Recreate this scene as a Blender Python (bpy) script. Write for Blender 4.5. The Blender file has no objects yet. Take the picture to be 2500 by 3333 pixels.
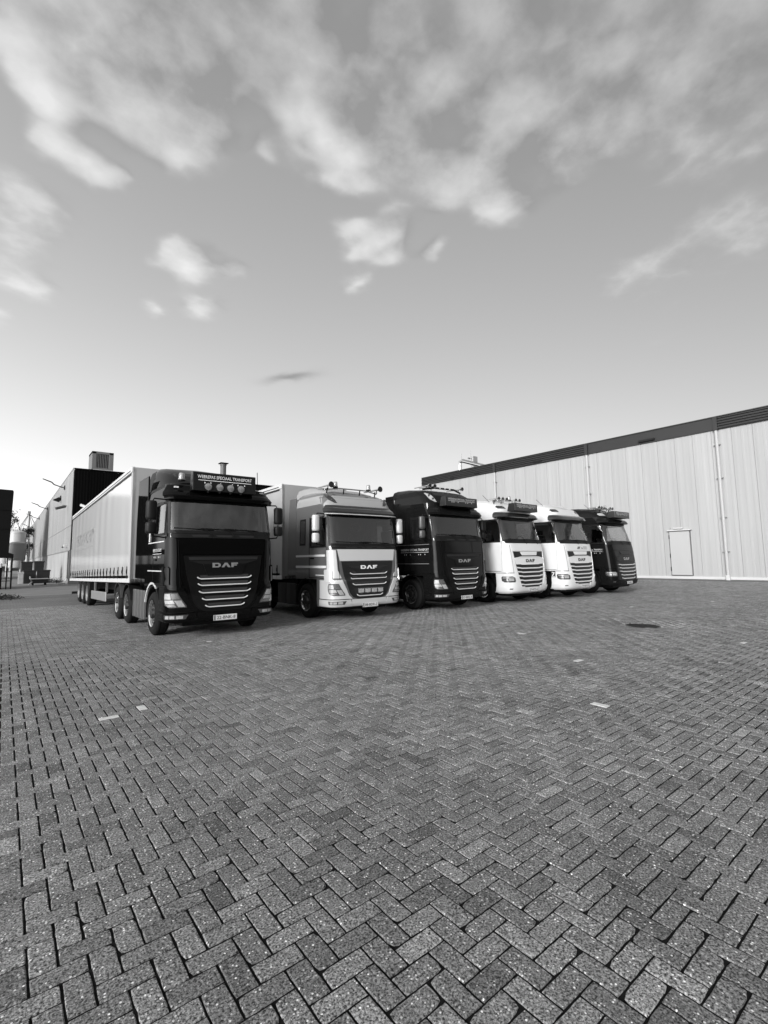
import bpy, math, random
import numpy as np
from mathutils import Matrix, Vector
random.seed(7); rng = np.random.default_rng(7)
R = math.radians
SC = bpy.context.scene
COL = SC.collection

# ---------------------------------------------------------------- camera
CAMH = 1.70
YAW, PITCH, ROLL, FPX = R(38.535), R(5.736), R(-0.862), 1551.25      # FPX: focal length in pixels of the 2500 px wide photograph
def cam_axes():
    fwd = Vector((math.sin(YAW)*math.cos(PITCH), math.cos(YAW)*math.cos(PITCH), math.sin(PITCH)))
    right = Vector((math.cos(YAW), -math.sin(YAW), 0)); up = right.cross(fwd)
    r2 = math.cos(ROLL)*right + math.sin(ROLL)*up; u2 = -math.sin(ROLL)*right + math.cos(ROLL)*up
    return r2, u2, fwd
CR, CU, CF = cam_axes()
cd = bpy.data.cameras.new('camera'); cam = bpy.data.objects.new('camera', cd); COL.objects.link(cam)
cam.matrix_world = Matrix(((CR.x, CU.x, -CF.x, 0), (CR.y, CU.y, -CF.y, 0), (CR.z, CU.z, -CF.z, CAMH), (0, 0, 0, 1)))
cd.sensor_fit = 'HORIZONTAL'; cd.sensor_width = 36; cd.lens = 36*FPX/2500; cd.clip_start = 0.05; cd.clip_end = 3000
SC.camera = cam
def pix_dir(px, py):
    return (CF + CR*((px-1250)/FPX) - CU*((py-1666.5)/FPX)).normalized()

# ---------------------------------------------------------------- world, sun, exposure
SUN_AZ, SUN_EL = R(-115), R(20)            # azimuth from +Y towards +X
SUN_DIR = Vector((math.sin(SUN_AZ)*math.cos(SUN_EL), math.cos(SUN_AZ)*math.cos(SUN_EL), math.sin(SUN_EL)))
SC.view_settings.view_transform = 'Standard'; SC.view_settings.look = 'None'
SC.view_settings.exposure = 1.4; SC.view_settings.gamma = 1.0
SC.cycles.use_denoising = True
W = bpy.data.worlds.new('World'); SC.world = W; W.use_nodes = True; W.cycles.sampling_method = 'MANUAL'; W.cycles.sample_map_resolution = 256
def N(nt, t, **kw):
    n = nt.nodes.new(t)
    for k, v in kw.items(): setattr(n, k, v)
    return n
def M2(nt, op, a, b=None, c=None, clamp=False):
    n = nt.nodes.new('ShaderNodeMath'); n.operation = op; n.use_clamp = clamp
    for i, v in enumerate((a, b, c)):
        if v is None: continue
        if isinstance(v, (int, float)): n.inputs[i].default_value = v
        else: nt.links.new(v, n.inputs[i])
    return n.outputs[0]
def V2(nt, op, a, b=None, scale=None):
    n = nt.nodes.new('ShaderNodeVectorMath'); n.operation = op
    for i, v in enumerate((a, b)):
        if v is None: continue
        if isinstance(v, (tuple, list, Vector)): n.inputs[i].default_value = tuple(v)
        else: nt.links.new(v, n.inputs[i])
    if scale is not None: n.inputs['Scale'].default_value = scale
    return n.outputs['Value'] if op in ('DISTANCE', 'LENGTH', 'DOT_PRODUCT') else n.outputs[0]

# cloud density as a function of the position on a flat cloud layer (direction.xy / direction.z)
def cloud_uv(px, py):
    d = pix_dir(px, py); return (d.x/(d.z+0.10), d.y/(d.z+0.10), 0.0)
CLOUDS = [  # photo pixel, radius in pixels, weight
    (1010, 60, 190, .80), (1000, 250, 160, .95), (1090, 400, 150, 1.0), (1080, 490, 70, .85), (1180, 200, 190, .8),
    (1300, 480, 130, .85), (1400, 560, 120, .85), (1420, 660, 70, .75), (1240, 420, 80, .7), (1380, 270, 130, .75),
    (1570, 560, 110, .95), (1620, 640, 110, 1.0), (1700, 480, 150, .75), (1830, 400, 220, .6), (1720, 200, 200, .6), (1600, 60, 220, .65),
    (250, 60, 240, .85), (400, 200, 210, .90), (520, 330, 170, .85), (560, 480, 110, .85), (660, 430, 90, .7), (700, 120, 220, .75), (800, 360, 55, .65),
    (150, 270, 90, 1.05), (215, 320, 60, .85), (150, 420, 60, .75), (230, 500, 75, .85), (310, 590, 60, .85), (390, 590, 40, .5), (60, 100, 120, .6),
    (600, 820, 65, .95), (640, 875, 60, .85), (740, 890, 55, .55), (640, 990, 80, .62), (470, 1000, 45, .55),
    (1040, 590, 50, .8), (1140, 570, 70, .7), (1100, 760, 65, .7), (1150, 840, 55, .7), (1260, 740, 80, .85), (1210, 790, 70, .75), (1290, 830, 70, .8), (1190, 930, 60, .6), (1440, 800, 50, .7), (870, 500, 40, .5), (780, 500, 40, .5),
    (2050, 180, 330, .55), (2400, 100, 300, .5), (2250, 400, 220, .52), (2480, 430, 120, .6), (2050, 900, 130, .34), (2300, 830, 200, .38), (2480, 700, 160, .38), (2150, 1080, 130, .24),
    (30, 620, 130, .7), (30, 760, 110, .6), (90, 920, 90, .62), (10, 1040, 60, .5)]
CLOUDS_BEHIND = [  # azimuth and height in degrees, radius on the layer, weight: the same cloud field going on behind the viewer
    (168, 27, .30, .8), (150, 34, .28, .9), (178, 42, .30, .8), (140, 25, .30, .7), (126, 33, .28, .8), (160, 20, .35, .6), (190, 30, .30, .8), (116, 26, .3, .7), (135, 46, .25, .8), (205, 38, .3, .7), (105, 42, .25, .7)]
def cloud_group():
    g = bpy.data.node_groups.new('cloud_density', 'ShaderNodeTree')
    g.interface.new_socket('P', in_out='INPUT', socket_type='NodeSocketVector')
    g.interface.new_socket('D', in_out='OUTPUT', socket_type='NodeSocketFloat')
    gi = g.nodes.new('NodeGroupInput'); go = g.nodes.new('NodeGroupOutput'); P = gi.outputs[0]
    warp = N(g, 'ShaderNodeTexNoise'); warp.inputs['Scale'].default_value = 4.0; warp.inputs['Detail'].default_value = 3; g.links.new(P, warp.inputs['Vector'])
    w = V2(g, 'SCALE', V2(g, 'SUBTRACT', warp.outputs['Color'], (.5, .5, .5)), scale=.20)
    Pw = V2(g, 'ADD', P, w)
    tot = None
    spots = []
    for px, py, r, wt in CLOUDS:
        c = cloud_uv(px, py); e = cloud_uv(px+r, py); f = cloud_uv(px, py+r*.8)
        spots.append((c, .5*(math.dist(c, e)+math.dist(c, f))*(1.15 if py < 620 else 1.0), wt))
    for az, el, rad, wt in CLOUDS_BEHIND:
        k = math.cos(R(el))/(math.sin(R(el))+.10); spots.append(((math.sin(R(az))*k, math.cos(R(az))*k, 0), rad, wt))
    for c, rad, wt in spots:
        t = M2(g, 'DIVIDE', V2(g, 'DISTANCE', Pw, c), rad)
        t = M2(g, 'MULTIPLY', M2(g, 'EXPONENT', M2(g, 'MULTIPLY', M2(g, 'MULTIPLY', t, t), -1.1)), wt)
        tot = t if tot is None else M2(g, 'SUBTRACT', M2(g, 'ADD', tot, t), M2(g, 'MULTIPLY', tot, t))
    n1 = N(g, 'ShaderNodeTexNoise'); n1.inputs['Scale'].default_value = 6.0; n1.inputs['Detail'].default_value = 8; n1.inputs['Roughness'].default_value = .60; g.links.new(P, n1.inputs['Vector'])
    pf = N(g, 'ShaderNodeTexNoise'); pf.inputs['Scale'].default_value = 6.5; pf.inputs['Detail'].default_value = 5; pf.inputs['Roughness'].default_value = .45; g.links.new(P, pf.inputs['Vector'])
    puff = M2(g, 'MULTIPLY', M2(g, 'SUBTRACT', .13, M2(g, 'ABSOLUTE', M2(g, 'SUBTRACT', pf.outputs[0], .5))), 1.5)
    big = N(g, 'ShaderNodeTexNoise'); big.inputs['Scale'].default_value = .55; big.inputs['Detail'].default_value = 3; g.links.new(P, big.inputs['Vector'])
    hi = N(g, 'ShaderNodeMapRange', interpolation_type='SMOOTHSTEP'); hi.inputs['From Min'].default_value = 2.4; hi.inputs['From Max'].default_value = .7; g.links.new(V2(g, 'LENGTH', P), hi.inputs['Value'])
    base = M2(g, 'MULTIPLY', M2(g, 'MULTIPLY', M2(g, 'SUBTRACT', big.outputs[0], .41, clamp=True), 1.35), M2(g, 'MULTIPLY_ADD', hi.outputs[0], .8, .2))
    s = M2(g, 'ADD', M2(g, 'ADD', M2(g, 'MULTIPLY', tot, .74), base), M2(g, 'MULTIPLY', M2(g, 'ADD', puff, M2(g, 'MULTIPLY', M2(g, 'SUBTRACT', n1.outputs[0], .5), .95)), M2(g, 'MULTIPLY_ADD', tot, .80, .20)))
    g.links.new(s, go.inputs[0])
    return g
def build_world():
    nt = W.node_tree; nt.nodes.clear()
    out = N(nt, 'ShaderNodeOutputWorld'); bg = N(nt, 'ShaderNodeBackground'); bg.inputs['Strength'].default_value = 0.15
    sky = N(nt, 'ShaderNodeTexSky', sky_type='NISHITA'); sky.sun_disc = False
    sky.sun_elevation = SUN_EL; sky.sun_rotation = SUN_AZ; sky.air_density = 1.0; sky.dust_density = 2.2; sky.ozone_density = 1.0
    bw = N(nt, 'ShaderNodeRGBToBW'); nt.links.new(sky.outputs[0], bw.inputs[0])
    tc = N(nt, 'ShaderNodeTexCoord'); D = tc.outputs['Generated']
    sep = N(nt, 'ShaderNodeSeparateXYZ'); nt.links.new(D, sep.inputs[0])
    zc = M2(nt, 'MAXIMUM', sep.outputs['Z'], 0.0)
    inv = M2(nt, 'DIVIDE', 1.0, M2(nt, 'ADD', zc, .10))
    comb = N(nt, 'ShaderNodeCombineXYZ')
    nt.links.new(M2(nt, 'MULTIPLY', sep.outputs['X'], inv), comb.inputs[0]); nt.links.new(M2(nt, 'MULTIPLY', sep.outputs['Y'], inv), comb.inputs[1])
    P = comb.outputs[0]; cg = cloud_group()
    g1 = N(nt, 'ShaderNodeGroup'); g1.node_tree = cg; nt.links.new(P, g1.inputs[0])
    sh = (math.sin(R(-40))*.09, math.cos(R(-40))*.09, 0)
    g2 = N(nt, 'ShaderNodeGroup'); g2.node_tree = cg; nt.links.new(V2(nt, 'ADD', P, sh), g2.inputs[0])
    mr = N(nt, 'ShaderNodeMapRange', interpolation_type='SMOOTHSTEP'); mr.inputs['From Min'].default_value = .20; mr.inputs['From Max'].default_value = .60; nt.links.new(g1.outputs[0], mr.inputs['Value'])
    lit = M2(nt, 'MULTIPLY_ADD', M2(nt, 'SUBTRACT', g1.outputs[0], g2.outputs[0]), 1.0, .24, clamp=True)
    # the clear sky and the clouds lit by it, sunward rims brighter than the bodies
    # and the evening side of the sky (left of the yard) paler than the other
    gl = V2(nt, 'DOT_PRODUCT', D, (math.sin(R(-50)), math.cos(R(-50)), 0))
    glow = M2(nt, 'MULTIPLY', M2(nt, 'POWER', M2(nt, 'MAXIMUM', gl, 0.0), 2.0), M2(nt, 'EXPONENT', M2(nt, 'MULTIPLY', zc, -2.5)))
    skyv = M2(nt, 'MULTIPLY', M2(nt, 'POWER', bw.outputs[0], .70), M2(nt, 'ADD', M2(nt, 'MULTIPLY_ADD', gl, .24, .78), glow))
    cl = M2(nt, 'MULTIPLY', M2(nt, 'ADD', M2(nt, 'MULTIPLY', skyv, .80), M2(nt, 'MULTIPLY_ADD', lit, 1.25, .09)), 1.0)
    fade = M2(nt, 'MULTIPLY', zc, 4.0, clamp=True)
    a = M2(nt, 'MULTIPLY', M2(nt, 'MULTIPLY', mr.outputs[0], .9), fade)
    mix = M2(nt, 'ADD', M2(nt, 'MULTIPLY', skyv, M2(nt, 'SUBTRACT', 1.0, a)), M2(nt, 'MULTIPLY', cl, a))
    c0 = np.array(cloud_uv(945, 1228)[:2]); e1 = np.array(cloud_uv(1035, 1218)[:2])-c0; e2 = np.array(cloud_uv(945, 1212)[:2])-c0; inv2 = np.linalg.inv(np.stack([e1, e2], 1))
    wn = N(nt, 'ShaderNodeTexNoise'); wn.inputs['Scale'].default_value = 9; wn.inputs['Detail'].default_value = 6; nt.links.new(P, wn.inputs['Vector'])
    dP = V2(nt, 'SUBTRACT', P, (c0[0], c0[1], 0)); qa = V2(nt, 'DOT_PRODUCT', dP, (inv2[0, 0], inv2[0, 1], 0)); qb = M2(nt, 'ADD', V2(nt, 'DOT_PRODUCT', dP, (inv2[1, 0], inv2[1, 1], 0)), M2(nt, 'MULTIPLY', M2(nt, 'SUBTRACT', wn.outputs[0], .5), 2.5))
    wisp = M2(nt, 'EXPONENT', M2(nt, 'MULTIPLY', M2(nt, 'ADD', M2(nt, 'MULTIPLY', qa, qa), M2(nt, 'MULTIPLY', qb, qb)), -1.4))
    mix = M2(nt, 'MULTIPLY', mix, M2(nt, 'SUBTRACT', 1.0, M2(nt, 'MULTIPLY', wisp, .42)))
    nt.links.new(mix, bg.inputs['Color']); nt.links.new(bg.outputs[0], out.inputs[0])
build_world()
sd = bpy.data.lights.new('sun', 'SUN'); sd.energy = 1.3; sd.angle = R(16); sd.color = (1, 1, 1)
sun = bpy.data.objects.new('sun', sd); COL.objects.link(sun)
sun.rotation_euler = SUN_DIR.to_track_quat('Z', 'Y').to_euler()

# ---------------------------------------------------------------- materials
MATS = {}
def mat(name, col=.5, rough=.5, metal=0.0, coat=0.0, spec=.5, crough=.04, bump=None, var=None, objvar=0.0, emit=None):
    """grey principled material; var=(scale xyz, amount): noise in the base colour; bump=(scale, strength)"""
    if name in MATS: return MATS[name]
    m = bpy.data.materials.new(name); m.use_nodes = True; nt = m.node_tree; b = nt.nodes['Principled BSDF']
    b.inputs['Roughness'].default_value = rough; b.inputs['Metallic'].default_value = metal
    b.inputs['Coat Weight'].default_value = coat; b.inputs['Coat Roughness'].default_value = crough; b.inputs['Specular IOR Level'].default_value = spec
    b.inputs['Base Color'].default_value = (col, col, col, 1)
    val = None
    if var or objvar:
        v = M2(nt, 'ADD', col, 0.0)
        if var:
            sc, am = var; g = N(nt, 'ShaderNodeNewGeometry')
            n = N(nt, 'ShaderNodeTexNoise'); n.inputs['Scale'].default_value = 1.0; n.inputs['Detail'].default_value = 6
            nt.links.new(V2(nt, 'MULTIPLY', g.outputs['Position'], sc), n.inputs['Vector'])
            v = M2(nt, 'MULTIPLY', v, M2(nt, 'MULTIPLY_ADD', M2(nt, 'SUBTRACT', n.outputs[0], .5), am*2, 1.0))
        if objvar:
            oi = N(nt, 'ShaderNodeObjectInfo')
            v = M2(nt, 'MULTIPLY', v, M2(nt, 'MULTIPLY_ADD', M2(nt, 'SUBTRACT', oi.outputs['Random'], .5), objvar*2, 1.0))
        nt.links.new(v, b.inputs['Base Color'])
    if bump:
        g = N(nt, 'ShaderNodeNewGeometry'); n = N(nt, 'ShaderNodeTexNoise'); n.inputs['Detail'].default_value = 4
        n.inputs['Scale'].default_value = 1.0; nt.links.new(V2(nt, 'MULTIPLY', g.outputs['Position'], bump[0]), n.inputs['Vector'])
        bp = N(nt, 'ShaderNodeBump'); bp.inputs['Strength'].default_value = bump[1]; bp.inputs['Distance'].default_value = .02
        nt.links.new(n.outputs[0], bp.inputs['Height']); nt.links.new(bp.outputs[0], b.inputs['Normal'])
    if emit: b.inputs['Emission Color'].default_value = (emit, emit, emit, 1); b.inputs['Emission Strength'].default_value = 1
    MATS[name] = m; return m
black_paint = mat('black_paint', .003, .4, 0, .5, spec=.0)
dark_paint = mat('dark_paint', .007, .4, 0, .55, spec=.0)
silver_paint = mat('silver_paint', .60, .35, .15, .8)
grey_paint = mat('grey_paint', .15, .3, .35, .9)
white_paint = mat('white_paint', .68, .35, 0, .6, var=((2, 2, 2), .05))
plastic = mat('black_plastic', .009, .5, spec=.2)
greyplastic = mat('grey_plastic', .06, .5)
rubber = mat('rubber', .007, .8, spec=.2, bump=((40, 40, 40), .2))
chrome = mat('chrome', .75, .12, 1.0)
trim = mat('bright_trim', .80, .3, .25, .5)
bright_m = mat('white_badge', .78, .4)
alu = mat('aluminium', .55, .35, .85, var=((5, 5, 5), .15))
steel = mat('galvanised_steel', .35, .5, .6, var=((6, 6, 6), .2))
chassis_m = mat('chassis_black', .006, .6, spec=.3)
lamp_m = mat('lamp_reflector', .62, .2, .5, .6, var=((25, 25, 25), .5))
lampdark = mat('lamp_dark', .08, .2, .3, .8)
white_print = mat('white_print', .75, .5)
dim_print = mat('faded_print', .30, .5)
plate_m = mat('number_plate', .62, .5)
ink = mat('ink', .01, .6)
interior = mat('cab_lining', .05, .8, spec=.2)
seat_m = mat('seat_cloth', .02, .9, spec=.1)
curtain_m = mat('trailer_curtain', .52, .4, 0, 1.0, crough=.14, var=((1.2, 1.2, .25), .06), bump=((1.3, 1.3, .12), .12))
curtain2_m = mat('trailer_curtain_grey', .36, .4, 0, .2, var=((1.2, 1.2, .3), .08), bump=((1.3, 1.3, .12), .3))
frame_m = mat('trailer_frame', .40, .5, .2)
def glass_mat():
    m = bpy.data.materials.new('window_glass'); m.use_nodes = True; nt = m.node_tree; nt.nodes.clear()
    o = N(nt, 'ShaderNodeOutputMaterial'); mx = N(nt, 'ShaderNodeMixShader'); tr = N(nt, 'ShaderNodeBsdfTransparent'); gl = N(nt, 'ShaderNodeBsdfGlossy')
    tr.inputs[0].default_value = (.62, .62, .62, 1); gl.inputs['Roughness'].default_value = .015; gl.inputs[0].default_value = (1, 1, 1, 1)
    fr = N(nt, 'ShaderNodeFresnel'); fr.inputs[0].default_value = 1.65
    nt.links.new(M2(nt, 'ADD', fr.outputs[0], .08, clamp=True), mx.inputs[0]); nt.links.new(tr.outputs[0], mx.inputs[1]); nt.links.new(gl.outputs[0], mx.inputs[2]); nt.links.new(mx.outputs[0], o.inputs[0])
    return m
glass = glass_mat()

# ---------------------------------------------------------------- mesh helpers
class MB:
    def __init__(self): self.v = []; self.f = []
    def add(self, vs, fs):
        o = len(self.v); self.v += [tuple(p) for p in vs]; self.f += [tuple(i+o for i in f) for f in fs]; return self
    def box(self, x0, x1, y0, y1, z0, z1):
        return self.add([(x0,y0,z0),(x1,y0,z0),(x1,y1,z0),(x0,y1,z0),(x0,y0,z1),(x1,y0,z1),(x1,y1,z1),(x0,y1,z1)],
                        [(3,2,1,0),(4,5,6,7),(0,1,5,4),(1,2,6,5),(2,3,7,6),(3,0,4,7)])
    def cyl(self, p0, p1, r0, r1=None, n=12, caps=True):
        r1 = r0 if r1 is None else r1; p0 = Vector(p0); p1 = Vector(p1); d = (p1-p0).normalized()
        u = d.orthogonal().normalized(); w = d.cross(u)
        vs = []
        for p, r in ((p0, r0), (p1, r1)):
            vs += [p + u*(r*math.cos(2*math.pi*i/n)) + w*(r*math.sin(2*math.pi*i/n)) for i in range(n)]
        fs = [(i, (i+1) % n, n+(i+1) % n, n+i) for i in range(n)]
        if caps: fs += [tuple(reversed(range(n))), tuple(range(n, 2*n))]
        return self.add(vs, fs)
    def tube(self, path, r, n=8):
        path = [Vector(p) for p in path]; rings = []
        u = None
        for i, p in enumerate(path):
            d = (path[min(i+1, len(path)-1)]-path[max(i-1, 0)]).normalized()
            u = d.orthogonal().normalized() if u is None else (u-d*u.dot(d)).normalized()
            w = d.cross(u); rr = r[i] if isinstance(r, (list, tuple)) else r
            rings.append([p+u*(rr*math.cos(2*math.pi*k/n))+w*(rr*math.sin(2*math.pi*k/n)) for k in range(n)])
        vs = [q for g in rings for q in g]; fs = []
        for i in range(len(rings)-1):
            fs += [(i*n+k, i*n+(k+1) % n, (i+1)*n+(k+1) % n, (i+1)*n+k) for k in range(n)]
        fs += [tuple(reversed(range(n))), tuple(range((len(rings)-1)*n, len(rings)*n))]
        return self.add(vs, fs)
    def lathe(self, prof, axis='x', c=(0, 0, 0), n=32):
        vs = []; m = len(prof)
        for k in range(n):
            a = 2*math.pi*k/n; ca, sa = math.cos(a), math.sin(a)
            for r, h in prof:
                vs.append((c[0]+h, c[1]+r*ca, c[2]+r*sa) if axis == 'x' else (c[0]+r*ca, c[1]+r*sa, c[2]+h) if axis == 'z' else (c[0]+r*ca, c[1]+h, c[2]+r*sa))
        fs = [(k*m+i, k*m+i+1, ((k+1) % n)*m+i+1, ((k+1) % n)*m+i) for k in range(n) for i in range(m-1)]
        return self.add(vs, fs)
    def prism(self, poly, x0, x1, axis='x'):
        """polygon in the plane across axis, extruded along it"""
        n = len(poly)
        pt = (lambda h, p: (h, p[0], p[1])) if axis == 'x' else (lambda h, p: (p[0], h, p[1])) if axis == 'y' else (lambda h, p: (p[0], p[1], h))
        vs = [pt(x0, p) for p in poly]+[pt(x1, p) for p in poly]
        return self.add(vs, [tuple(reversed(range(n))), tuple(range(n, 2*n))]+[(i, (i+1) % n, n+(i+1) % n, n+i) for i in range(n)])
    def mesh(self, name, smooth=False):
        me = bpy.data.meshes.new(name); me.from_pydata(self.v, [], self.f); me.update()
        if smooth: me.polygons.foreach_set('use_smooth', [True]*len(me.polygons))
        return me
    def build(self, name, m, parent=None, smooth=False, bevel=0, loc=None, fix=True):
        me = self.mesh(name, smooth)
        if fix: fix_normals(me)
        return link(name, me, m, parent, loc, bevel)
def fix_normals(me):
    import bmesh
    bm = bmesh.new(); bm.from_mesh(me); bmesh.ops.recalc_face_normals(bm, faces=bm.faces); bm.to_mesh(me); bm.free()
def link(name, me, m, parent=None, loc=None, bevel=0, rot=None):
    if m is not None and not me.materials: me.materials.append(m)
    o = bpy.data.objects.new(name, me); COL.objects.link(o)
    if parent is not None: o.parent = parent
    if loc is not None: o.location = loc
    if rot is not None: o.rotation_euler = rot
    if bevel:
        b = o.modifiers.new('bevel', 'BEVEL'); b.width = bevel; b.segments = 2; b.limit_method = 'ANGLE'; b.angle_limit = R(35)
    return o
def empty(name, loc=(0, 0, 0), rz=0, parent=None):
    o = bpy.data.objects.new(name, None); COL.objects.link(o); o.location = loc; o.rotation_euler = (0, 0, rz); o.empty_display_size = .3
    if parent is not None: o.parent = parent
    return o
def tag(o, label, cat, group=None):
    o['label'] = label; o['category'] = cat
    if group: o['group'] = group
    return o
def smooth_angle(o, deg=35):
    me = o.data; me.polygons.foreach_set('use_smooth', [True]*len(me.polygons))
    try: me.set_sharp_from_angle(angle=R(deg))
    except Exception: pass
    return o
TXT = {}
def text_verts(body, bold=0.0):
    """flat text outline normalised to width 1, from the built-in font: (verts, faces, height/width)"""
    if (body, bold) in TXT: return TXT[(body, bold)]
    c = bpy.data.curves.new('t', 'FONT'); c.body = body; c.size = 1; c.offset = bold; c.resolution_u = 2
    o = bpy.data.objects.new('t', c); me = bpy.data.meshes.new_from_object(o)
    v = np.array([p.co[:2] for p in me.vertices]); f = [tuple(p.vertices) for p in me.polygons]
    bpy.data.objects.remove(o); bpy.data.curves.remove(c); bpy.data.meshes.remove(me)
    lo, hi = v.min(0), v.max(0); w = hi[0]-lo[0]; v = (v-[(lo[0]+hi[0])/2, (lo[1]+hi[1])/2])/w
    TXT[(body, bold)] = (v, f, (hi[1]-lo[1])/w); return TXT[(body, bold)]
def put_text(body, fn, width, height, name, m, parent, bold=0.0):
    """fn(u, v) -> 3D point, u in +-width/2, v in +-height/2"""
    v, f, ar = text_verts(body, bold); hs = height/ar
    return link(name, MB().add([fn(p[0]*width, p[1]*hs) for p in v], f).mesh(name), m, parent)
LOGO = [([(0,0),(0,1),(1.25,1),(1.7,.72),(1.7,.28),(1.25,0)], [(.5,.27),(.5,.73),(1.08,.73),(1.22,.62),(1.22,.38),(1.08,.27)]),
        ([(1.85,0),(2.55,1),(2.83,1),(2.83,.60),(2.42,0)], None), ([(2.83,1),(3.11,1),(3.81,0),(3.24,0),(2.83,.60)], None),
        ([(3.95,0),(3.95,1),(5.4,1),(5.4,.72),(4.45,.72),(4.45,.60),(5.15,.60),(5.15,.34),(4.45,.34),(4.45,0)], None)]
def logo(fn, width, height, m, parent, name='badge_lettering'):
    mb = MB()
    for outer, inner in LOGO:
        n = len(outer); pts = [fn((x/5.4-.5)*width, (y-.5)*height) for x, y in outer]
        if inner:
            pts += [fn((x/5.4-.5)*width, (y-.5)*height) for x, y in inner]
            mb.add(pts, [(i, (i+1) % n, n+(i+1) % n, n+i) for i in range(n)])
        else: mb.add(pts, [tuple(range(n))])
    return link(name, mb.mesh(name), m, parent)

# ---------------------------------------------------------------- ground and paving
UNIT = .105
def concrete_brick(name, per_object):
    m = bpy.data.materials.new(name); m.use_nodes = True; nt = m.node_tree; b = nt.nodes['Principled BSDF']
    geo = N(nt, 'ShaderNodeNewGeometry'); pos = geo.outputs['Position']
    if per_object:
        oi = N(nt, 'ShaderNodeObjectInfo'); sepc = N(nt, 'ShaderNodeSeparateColor'); nt.links.new(oi.outputs['Color'], sepc.inputs[0]); shade = sepc.outputs[0]
    else:
        at = N(nt, 'ShaderNodeAttribute', attribute_name='shade'); shade = at.outputs['Fac']
    def noise(scale, detail=3, rough=.55):
        n = N(nt, 'ShaderNodeTexNoise'); n.inputs['Scale'].default_value = scale; n.inputs['Detail'].default_value = detail; n.inputs['Roughness'].default_value = rough
        nt.links.new(pos, n.inputs['Vector']); return n.outputs[0]
    def vor(scale):
        n = N(nt, 'ShaderNodeTexVoronoi'); n.inputs['Scale'].default_value = scale; nt.links.new(pos, n.inputs['Vector']); return n
    fine = noise(95, 4, .75); mid = noise(16, 4); big = noise(.55, 5); stain = noise(1.7, 6, .65)
    v = M2(nt, 'MULTIPLY', shade, .205)
    v = M2(nt, 'MULTIPLY', v, M2(nt, 'MULTIPLY_ADD', M2(nt, 'SUBTRACT', fine, .5), 7.5, 1.0))
    v = M2(nt, 'MULTIPLY', v, M2(nt, 'MULTIPLY_ADD', M2(nt, 'SUBTRACT', mid, .5), .9, 1.0))
    v = M2(nt, 'MULTIPLY', v, M2(nt, 'MULTIPLY_ADD', M2(nt, 'SUBTRACT', big, .5), .7, 1.0))
    v = M2(nt, 'MULTIPLY', v, M2(nt, 'SUBTRACT', 1.0, M2(nt, 'MULTIPLY', M2(nt, 'MULTIPLY', M2(nt, 'SUBTRACT', stain, .58, clamp=True), 3.2), .6, clamp=True)))
    # pale pebbles showing in the worn surface
    vo = vor(72); sc = N(nt, 'ShaderNodeSeparateColor'); nt.links.new(vo.outputs['Color'], sc.inputs[0])
    wear = M2(nt, 'MULTIPLY_ADD', noise(5, 3), .90, .20)
    peb = M2(nt, 'MULTIPLY', M2(nt, 'GREATER_THAN', sc.outputs[0], wear), M2(nt, 'LESS_THAN', vo.outputs['Distance'], .34))
    v = M2(nt, 'ADD', v, M2(nt, 'MULTIPLY', peb, M2(nt, 'MULTIPLY_ADD', M2(nt, 'POWER', sc.outputs[1], 2.0), .80, .03)))
    v2 = vor(85); s2 = N(nt, 'ShaderNodeSeparateColor'); nt.links.new(v2.outputs['Color'], s2.inputs[0])
    pit = M2(nt, 'MULTIPLY', M2(nt, 'GREATER_THAN', s2.outputs[0], .80), M2(nt, 'LESS_THAN', v2.outputs['Distance'], .35))
    v = M2(nt, 'MULTIPLY', v, M2(nt, 'MULTIPLY_ADD', pit, -.65, 1.0))
    wh = M2(nt, 'GREATER_THAN', shade, 2.5)
    v = M2(nt, 'ADD', M2(nt, 'MULTIPLY', M2(nt, 'MAXIMUM', v, .008), M2(nt, 'SUBTRACT', 1.0, wh)), M2(nt, 'MULTIPLY', wh, M2(nt, 'MULTIPLY_ADD', mid, .3, .48)))
    nt.links.new(v, b.inputs['Base Color']); b.inputs['Roughness'].default_value = .82; b.inputs['Specular IOR Level'].default_value = .3
    bp = N(nt, 'ShaderNodeBump'); bp.inputs['Strength'].default_value = 1.0; bp.inputs['Distance'].default_value = .010
    nt.links.new(M2(nt, 'SUBTRACT', M2(nt, 'ADD', fine, M2(nt, 'MULTIPLY', mid, .8)), M2(nt, 'MULTIPLY', pit, .5)), bp.inputs['Height']); nt.links.new(bp.outputs[0], b.inputs['Normal'])
    return m
joint_m = mat('joint_sand', .011, .95, spec=.05, var=((45, 45, 45), .9))
def far_paving_mat():
    m = bpy.data.materials.new('far_paving'); m.use_nodes = True; nt = m.node_tree; b = nt.nodes['Principled BSDF']
    g = N(nt, 'ShaderNodeNewGeometry'); br = N(nt, 'ShaderNodeTexBrick'); br.inputs['Scale'].default_value = 1; br.inputs['Brick Width'].default_value = .21; br.inputs['Row Height'].default_value = .105
    br.inputs['Mortar Size'].default_value = .006; br.inputs['Color1'].default_value = (.11, .11, .11, 1); br.inputs['Color2'].default_value = (.15, .15, .15, 1); br.inputs['Mortar'].default_value = (.02, .02, .02, 1)
    nt.links.new(g.outputs['Position'], br.inputs['Vector'])
    n = N(nt, 'ShaderNodeTexNoise'); n.inputs['Scale'].default_value = .4; n.inputs['Detail'].default_value = 8; nt.links.new(g.outputs['Position'], n.inputs['Vector'])
    bw = N(nt, 'ShaderNodeRGBToBW'); nt.links.new(br.outputs[0], bw.inputs[0])
    nt.links.new(M2(nt, 'MULTIPLY', bw.outputs[0], M2(nt, 'MULTIPLY_ADD', n.outputs[0], 1.2, .4)), b.inputs['Base Color']); b.inputs['Roughness'].default_value = .85
    return m
PIT = (12.7, 5.55)
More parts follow.
